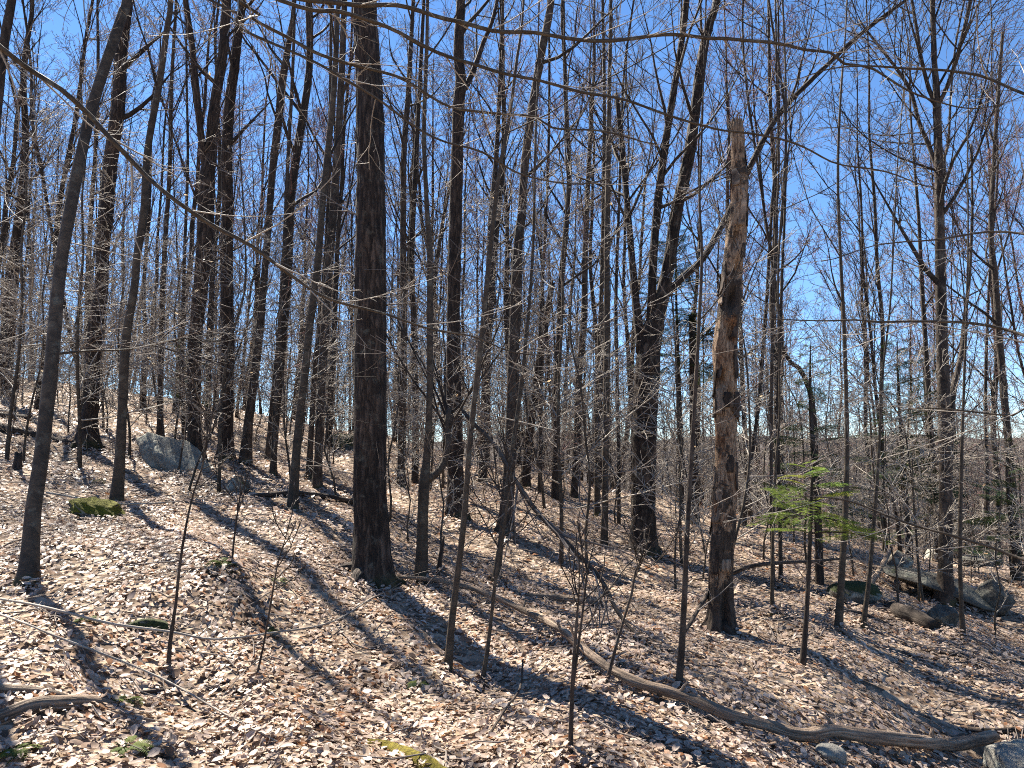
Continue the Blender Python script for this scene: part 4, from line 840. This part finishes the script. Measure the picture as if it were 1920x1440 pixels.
def conifer(name, label, base, top_z, z0, spread, mat, seed, r=.02, nb=22, stempts=None, group=None):
    rg = np.random.default_rng(seed); b = np.array(base); root = thing(name, label, 'evergreen', b, group)
    if stempts is not None: line = to_local(smooth_line(np.vstack([stempts[0]-np.array([0, 0, .2, 0]), stempts]), .1), b)
    else: line = smooth_line(np.array([(0, 0, -.2, r), (0.01, 0, top_z*.3, r*.85), (-.02, .02, top_z*.7, r*.5), (0, 0, top_z, .004)]), .1)
    obj('trunk', stem_mesh('trunk', line, 'bark_back', 10, .001, .3, seed=seed), root)
    for k in range(nb):
        u = (k+.5)/nb; z = z0+(top_z-z0)*u; i = int(np.argmin(np.abs(line[:, 2]-z))); p = line[i, :3]
        ms = BOUGH[mat]; o = obj('bough', ms[k % 3], root, p); s = spread*(1.05-u*.85)*rg.uniform(.7, 1.1)/(.55 if mat == 'needle' else 1.0)
        o.scale = (s, s, s); o.rotation_euler = (rg.normal(0, .22), rg.uniform(-.32, .22)-u*.3, k*2.4+rg.normal(0, .45))
    return root
b = G(1505, 1252); sp = trace([(1505,1252,13),(1511,1170,10),(1516,1080,9),(1519,1000,8),(1521,940,7),(1523,895,5),(1524,868,2)], b[1])
conifer('fir_sapling', 'small bright green fir with flat sprays on a bare slim stem', b, sp[-1][2]-b[2], sp[3][2]-b[2], .6, 'needle', 5, stempts=sp, nb=20)
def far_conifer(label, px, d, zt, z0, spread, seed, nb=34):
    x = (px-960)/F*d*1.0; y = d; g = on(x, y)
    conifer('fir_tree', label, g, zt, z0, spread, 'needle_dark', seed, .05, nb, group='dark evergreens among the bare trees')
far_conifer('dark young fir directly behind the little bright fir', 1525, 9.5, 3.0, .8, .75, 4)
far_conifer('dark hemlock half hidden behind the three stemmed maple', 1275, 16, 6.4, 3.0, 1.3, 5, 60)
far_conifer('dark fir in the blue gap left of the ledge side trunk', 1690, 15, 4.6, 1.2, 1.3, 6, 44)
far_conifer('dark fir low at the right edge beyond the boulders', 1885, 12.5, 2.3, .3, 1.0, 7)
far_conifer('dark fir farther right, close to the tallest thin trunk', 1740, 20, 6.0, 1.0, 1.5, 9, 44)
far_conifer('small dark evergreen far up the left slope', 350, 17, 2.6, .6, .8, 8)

# ------------------------------------------------------------------ background trees: a dozen kinds, copied
def proto_tree(seed, h, r0, fork, mats, tip=.0036):
    rg = np.random.default_rng(seed); n = 14; z = np.linspace(-.2, h, n); lean = rg.normal(0, .035, 2)
    w = np.cumsum(rg.normal(0, .045, (n, 2)), 0); P = np.c_[w[:, 0]+lean[0]*z, w[:, 1]+lean[1]*z, z]; P[:2, :2] *= .3
    rad = r0*(1-.88*np.linspace(0, 1, n)**1.15)+.004
    line = smooth_line(np.c_[P, rad], .4); trunk = stem_mesh('trunk', line, 'bark_back', 10, .004, .5, .2, seed, lump=.1)
    tb = Tubes(); PP = line[None, :, :3]; RR = line[None, :, 3]
    if fork:
        S, Sr = kids(PP, RR, fork, .28, .6, .38, h*.55, 9, .05, .06, .65, .008, .07, rg=rg); tb.add(S, Sr, 7, 0)
    else: S, Sr = None, None
    A, Ar = kids(PP, RR, 16, .30, .99, .75, h*.24, 8, .09, .10, .5, tip*1.4, .05, rg=rg); tb.add(A, Ar, 5, 0)
    if S is not None:
        A2, Ar2 = kids(S, Sr, 7, .25, .99, .6, h*.18, 8, .08, .10, .5, tip*1.4, .04, rg=rg); tb.add(A2, Ar2, 5, 0); A = np.vstack([A, A2]); Ar = np.vstack([Ar, Ar2])
    B, Br = kids(A, Ar, 6, .15, .98, .7, -.48, 6, .06, .12, .55, tip*1.15, rg=rg); tb.add(B, Br, 3, 0)
    C, Cr = kids(B, Br, 6, .15, .98, .7, -.48, 4, .05, .14, .6, tip, rg=rg); tb.add(C, Cr, 3, 1)
    D, Dr = kids(C, Cr, 3, .15, .95, .65, -.6, 3, .05, .12, .7, tip*.8, rg=rg); tb.add(D, Dr, 3, 1)
    E, Er = kids(PP, RR, 7, .05, .32, 1.2, 1.0, 5, .02, .12, .12, .003, .012, flat=.4, rg=rg); tb.add(E, Er, 3, 1)
    E2, Er2 = kids(E, Er, 5, .2, .95, .8, -.5, 4, .0, .12, .7, .0028, rg=rg); tb.add(E2, Er2, 3, 1)
    return trunk, tb.mesh('crown', list(mats))
PT = []
for k in range(10):
    PT.append(proto_tree(200+k, [13, 15, 12, 16, 14, 11, 15, 13, 16, 12, 14, 15][k], [.055, .078, .045, .09, .066, .04, .085, .055, .10, .048, .07, .08][k], [0, 2, 0, 2, 1, 0, 3, 0, 2, 1, 0, 3][k], ('limb', 'twig_red') if k in (3, 6, 9) else ('limb', 'twig')))
bgr = np.random.default_rng(51); taken = [tuple(o.location[:2]) for o in COL.objects if o.parent is None and o.type == 'EMPTY']
def free(x, y, dmin): return all((x-a)**2+(y-b)**2 > dmin*dmin for a, b in taken)
ZONES = [('slender bare tree crowding the upper left slope', 'bare trees on the upper left slope', -1.0, -.22, 14, 46, 76),
         ('slender bare tree in the crowded background behind the middle trunks', 'bare trees behind the middle trunks', -.22, .2, 15, 42, 52),
         ('slender bare tree in the thin woods behind the fir and ledge', 'bare trees behind the fir and ledge', .2, .95, 15, 42, 66)]
kk = 0
for lab, grp, b0, b1, d0, d1, cnt in ZONES:
    made = 0; tries = 0
    while made < cnt and tries < 5000:
        tries += 1; d = math.sqrt(bgr.uniform(d0*d0, d1*d1)); x = d*bgr.uniform(b0, b1)
        if not free(x, d, .9): continue
        taken.append((x, d)); k = int(bgr.integers(0, 10))
        if b0 > .1 and bgr.uniform() < .35: k = [3, 6, 9][int(bgr.integers(0, 3))]
        red = k in (3, 6, 9); root = thing('bare_tree', lab.replace('bare tree', 'bare tree with reddish budding twigs') if red else lab, 'tree', on(x, d), ('red budded '+grp) if red else grp); obj('trunk', PT[k][0], root); obj('crown', PT[k][1], root)
        root.rotation_euler = (bgr.normal(0, .03), bgr.normal(0, .03), bgr.uniform(0, 6.28)); s = bgr.uniform(.75, 1.15); root.scale = (s, s, s*bgr.uniform(.9, 1.15)); made += 1
# ------------------------------------------------------------------ understorey saplings, pale beech with a few dry leaves
def proto_sapling(seed, h, mats, leaves):
    rg = np.random.default_rng(seed); n = 9; z = np.linspace(-.1, h, n); P = np.c_[np.cumsum(rg.normal(0, .05, (n, 2)), 0), z]; P[0, :2] = P[1, :2]
    rad = .004*h*(1-.85*np.linspace(0, 1, n))+.002
    line = smooth_line(np.c_[P, rad], .15); trunk = stem_mesh('trunk', line, 'bark_beech', 7, 0, .3, .1, seed)
    tb = Tubes(); PP = line[None, :, :3]; RR = line[None, :, 3]
    A, Ar = kids(PP, RR, int(7*h**.8), .12, .98, 1.1, h*.36, 7, .02, .10, .55, .0035, .012, flat=.35, rg=rg); tb.add(A, Ar, 4)
    B, Br = kids(A, Ar, 6, .15, .97, .75, -.45, 5, .01, .13, .65, .003, flat=.45, rg=rg); tb.add(B, Br, 3)
    C, Cr = kids(B, Br, 4, .2, .97, .75, -.5, 4, .0, .14, .7, .0025, flat=.3, rg=rg); tb.add(C, Cr, 3)
    lv = None
    if leaves:
        tips = C[:, -1][rg.uniform(size=len(C)) < leaves]; V, T = leaf_shape(0); n = len(tips)
        W = np.einsum('nij,nkj->nki', rotmats(rg.uniform(0, 6.28, n), rg.normal(0, .7, n), rg.uniform(0, 6.28, n), rg), V[None]*np.array([1, .8, 2.2])*rg.uniform(.05, .085, n)[:, None, None])+tips[:, None]-np.array([0, 0, .015])
        lv = mesh_from('dry_leaves', W.reshape(-1, 3), None, (T[None]+(np.arange(n)*len(V))[:, None, None]).reshape(-1, 3), mat='leaf_dry', smooth=False)
    return trunk, tb.mesh('crown', list(mats)), lv
PS = [proto_sapling(300+k, [2.2, 3.4, 4.6, 2.8, 5.5, 1.6, 4.0, 3.0][k], ['twig_pale'] if k % 3 != 2 else ['twig'], [.02, 0, .015, .05, 0, .0, .0, .0][k]) for k in range(8)]
SZ = [('bare twiggy sapling in the tangled brush on the left slope', 'understorey saplings on the left slope', -.75, -.2, 9.5, 26, 70),
      ('bare twiggy sapling in the brush behind the leaning dead pole', 'understorey saplings in the middle', -.16, .18, 8.5, 24, 42),
      ('bare twiggy sapling in the brush around the fir and rocks', 'understorey saplings on the right', .2, .75, 8.0, 24, 58)]
for lab, grp, b0, b1, d0, d1, cnt in SZ:
    made = 0; tries = 0
    while made < cnt and tries < 4000:
        tries += 1; d = d0+(d1-d0)*bgr.uniform()**1.2; x = d*bgr.uniform(b0, b1)
        if not free(x, d, .35): continue
        taken.append((x, d)); k = int(bgr.integers(0, 8)); dry = PS[k][2] is not None; root = thing('beech_sapling', lab.replace('bare twiggy sapling', 'twiggy sapling with dry leaves') if dry else lab, 'sapling', on(x, d), (grp+' with dry leaves') if dry else grp)
        obj('trunk', PS[k][0], root); obj('crown', PS[k][1], root)
        if PS[k][2]: obj('dry_leaves', PS[k][2], root)
        root.rotation_euler = (bgr.normal(0, .07), bgr.normal(0, .07), bgr.uniform(0, 6.28)); s = bgr.uniform(.75, 1.2); root.scale = (s, s, s); made += 1

# ------------------------------------------------------------------ the woods and brush beyond, each one mass
def scatter(name, label, cat, meshes, pos, rotz, scale, kind_i):
    """one object: every point of its mesh carries one of the stems in meshes"""
    kinds = bpy.data.collections.new('kinds_of_'+name)
    for k, me in enumerate(meshes): kinds.objects.link(bpy.data.objects.new('%s_kind_%02d' % (name, k), me))
    me = bpy.data.meshes.new(name); me.vertices.add(len(pos)); me.vertices.foreach_set('co', np.asarray(pos, np.float32).ravel())
    n = len(pos); rot = np.zeros((n, 3), np.float32); rot[:, 2] = rotz; rot[:, 0] = rng.normal(0, .06, n); rot[:, 1] = rng.normal(0, .06, n)
    me.attributes.new('turn', 'FLOAT_VECTOR', 'POINT').data.foreach_set('vector', rot.ravel())
    me.attributes.new('size', 'FLOAT', 'POINT').data.foreach_set('value', np.asarray(scale, np.float32))
    me.attributes.new('pick', 'INT', 'POINT').data.foreach_set('value', np.asarray(kind_i, np.int32))
    o = obj(name, me); ng = bpy.data.node_groups.new(name, 'GeometryNodeTree')
    ng.interface.new_socket('Geometry', in_out='INPUT', socket_type='NodeSocketGeometry'); ng.interface.new_socket('Geometry', in_out='OUTPUT', socket_type='NodeSocketGeometry')
    gi = ng.nodes.new('NodeGroupInput'); go = ng.nodes.new('NodeGroupOutput'); iop = ng.nodes.new('GeometryNodeInstanceOnPoints'); ci = ng.nodes.new('GeometryNodeCollectionInfo')
    ci.inputs['Collection'].default_value = kinds; ci.inputs['Separate Children'].default_value = True; ci.inputs['Reset Children'].default_value = True
    def attr(nm, ty):
        a = ng.nodes.new('GeometryNodeInputNamedAttribute'); a.data_type = ty; a.inputs['Name'].default_value = nm; return a.outputs['Attribute']
    iop.inputs['Pick Instance'].default_value = True
    L = ng.links.new
    L(gi.outputs[0], iop.inputs['Points']); L(ci.outputs[0], iop.inputs['Instance']); L(attr('pick', 'INT'), iop.inputs['Instance Index']); L(attr('turn', 'FLOAT_VECTOR'), iop.inputs['Rotation']); L(attr('size', 'FLOAT'), iop.inputs['Scale']); L(iop.outputs[0], go.inputs[0])
    o.modifiers.new('scatter', 'NODES').node_group = ng
    return tag(o, label, cat, None, 'stuff')
def wood_kinds(seed):
    rg = np.random.default_rng(seed); out = []
    for k in range(7):
        h = rg.uniform(11, 16); z = np.linspace(-.3, h, 7); P = np.c_[np.cumsum(rg.normal(0, .12, (7, 2)), 0), z]; r = np.linspace(.085, .015, 7)
        tb = Tubes().add(P, r, 5, 0); A, Ar = kids(P[None], r[None], 14, .2, .99, .6, h*.26, 5, .1, .1, .5, .010, .04, rg=rg); tb.add(A, Ar, 3, 0)
        B, Br = kids(A, Ar, 6, .15, .98, .65, -.5, 4, .08, .13, .6, .008, rg=rg); tb.add(B, Br, 3, 1)
        C, Cr = kids(B, Br, 4, .2, .98, .6, -.5, 3, .05, .1, .7, .0065, rg=rg); tb.add(C, Cr, 3, 1); out.append(tb.mesh('wood_kind', ['bark_back', 'twig']))
    return out
def brush_kinds(seed):
    rg = np.random.default_rng(seed); out = []
    for k in range(8):
        h = rg.uniform(2.5, 6.5); z = np.linspace(-.2, h, 6); P = np.c_[np.cumsum(rg.normal(0, .09, (6, 2)), 0), z]; r = np.linspace(.018, .005, 6)
        tb = Tubes().add(P, r, 4, 0); A, Ar = kids(P[None], r[None], 16, .08, .99, .85, h*.34, 6, .05, .12, .6, .005, .012, rg=rg); tb.add(A, Ar, 3, 1)
        B, Br = kids(A, Ar, 6, .15, .98, .7, -.5, 4, .03, .14, .7, .004, rg=rg); tb.add(B, Br, 3, 1)
        C, Cr = kids(B, Br, 3, .2, .98, .7, -.5, 3, .02, .12, .7, .0035, rg=rg); tb.add(C, Cr, 3, 1); out.append(tb.mesh('brush_kind', ['bark_back', 'twig_pale' if k % 2 else 'twig']))
    return out
wr = np.random.default_rng(9); n = 420; d = 42+95*wr.uniform(size=n)**1.3; bb = np.where(np.arange(n) % 2, wr.uniform(-1, 1, n), wr.uniform(0, 1, n)); x = d*bb
scatter('distant_woods', 'far bare woods beyond the slope, reading as one grey brown mass', 'woods', wood_kinds(9), np.c_[x, d, ground_z(x, d)], wr.uniform(0, 6.28, n), wr.uniform(.8, 1.3, n), wr.integers(0, 7, n))
n = 700; lf = np.arange(n) < n*.5; d = np.where(lf, wr.uniform(20, 56, n), wr.uniform(20, 50, n)); x = d*np.where(lf, wr.uniform(-.95, -.1, n), wr.uniform(-.15, .95, n))
scatter('thicket', 'tangled grey brush of thin stems filling the woods between the trunks', 'brush', brush_kinds(4), np.c_[x, d, ground_z(x, d)], wr.uniform(0, 6.28, n), wr.uniform(.75, 1.25, n), wr.integers(0, 8, n))
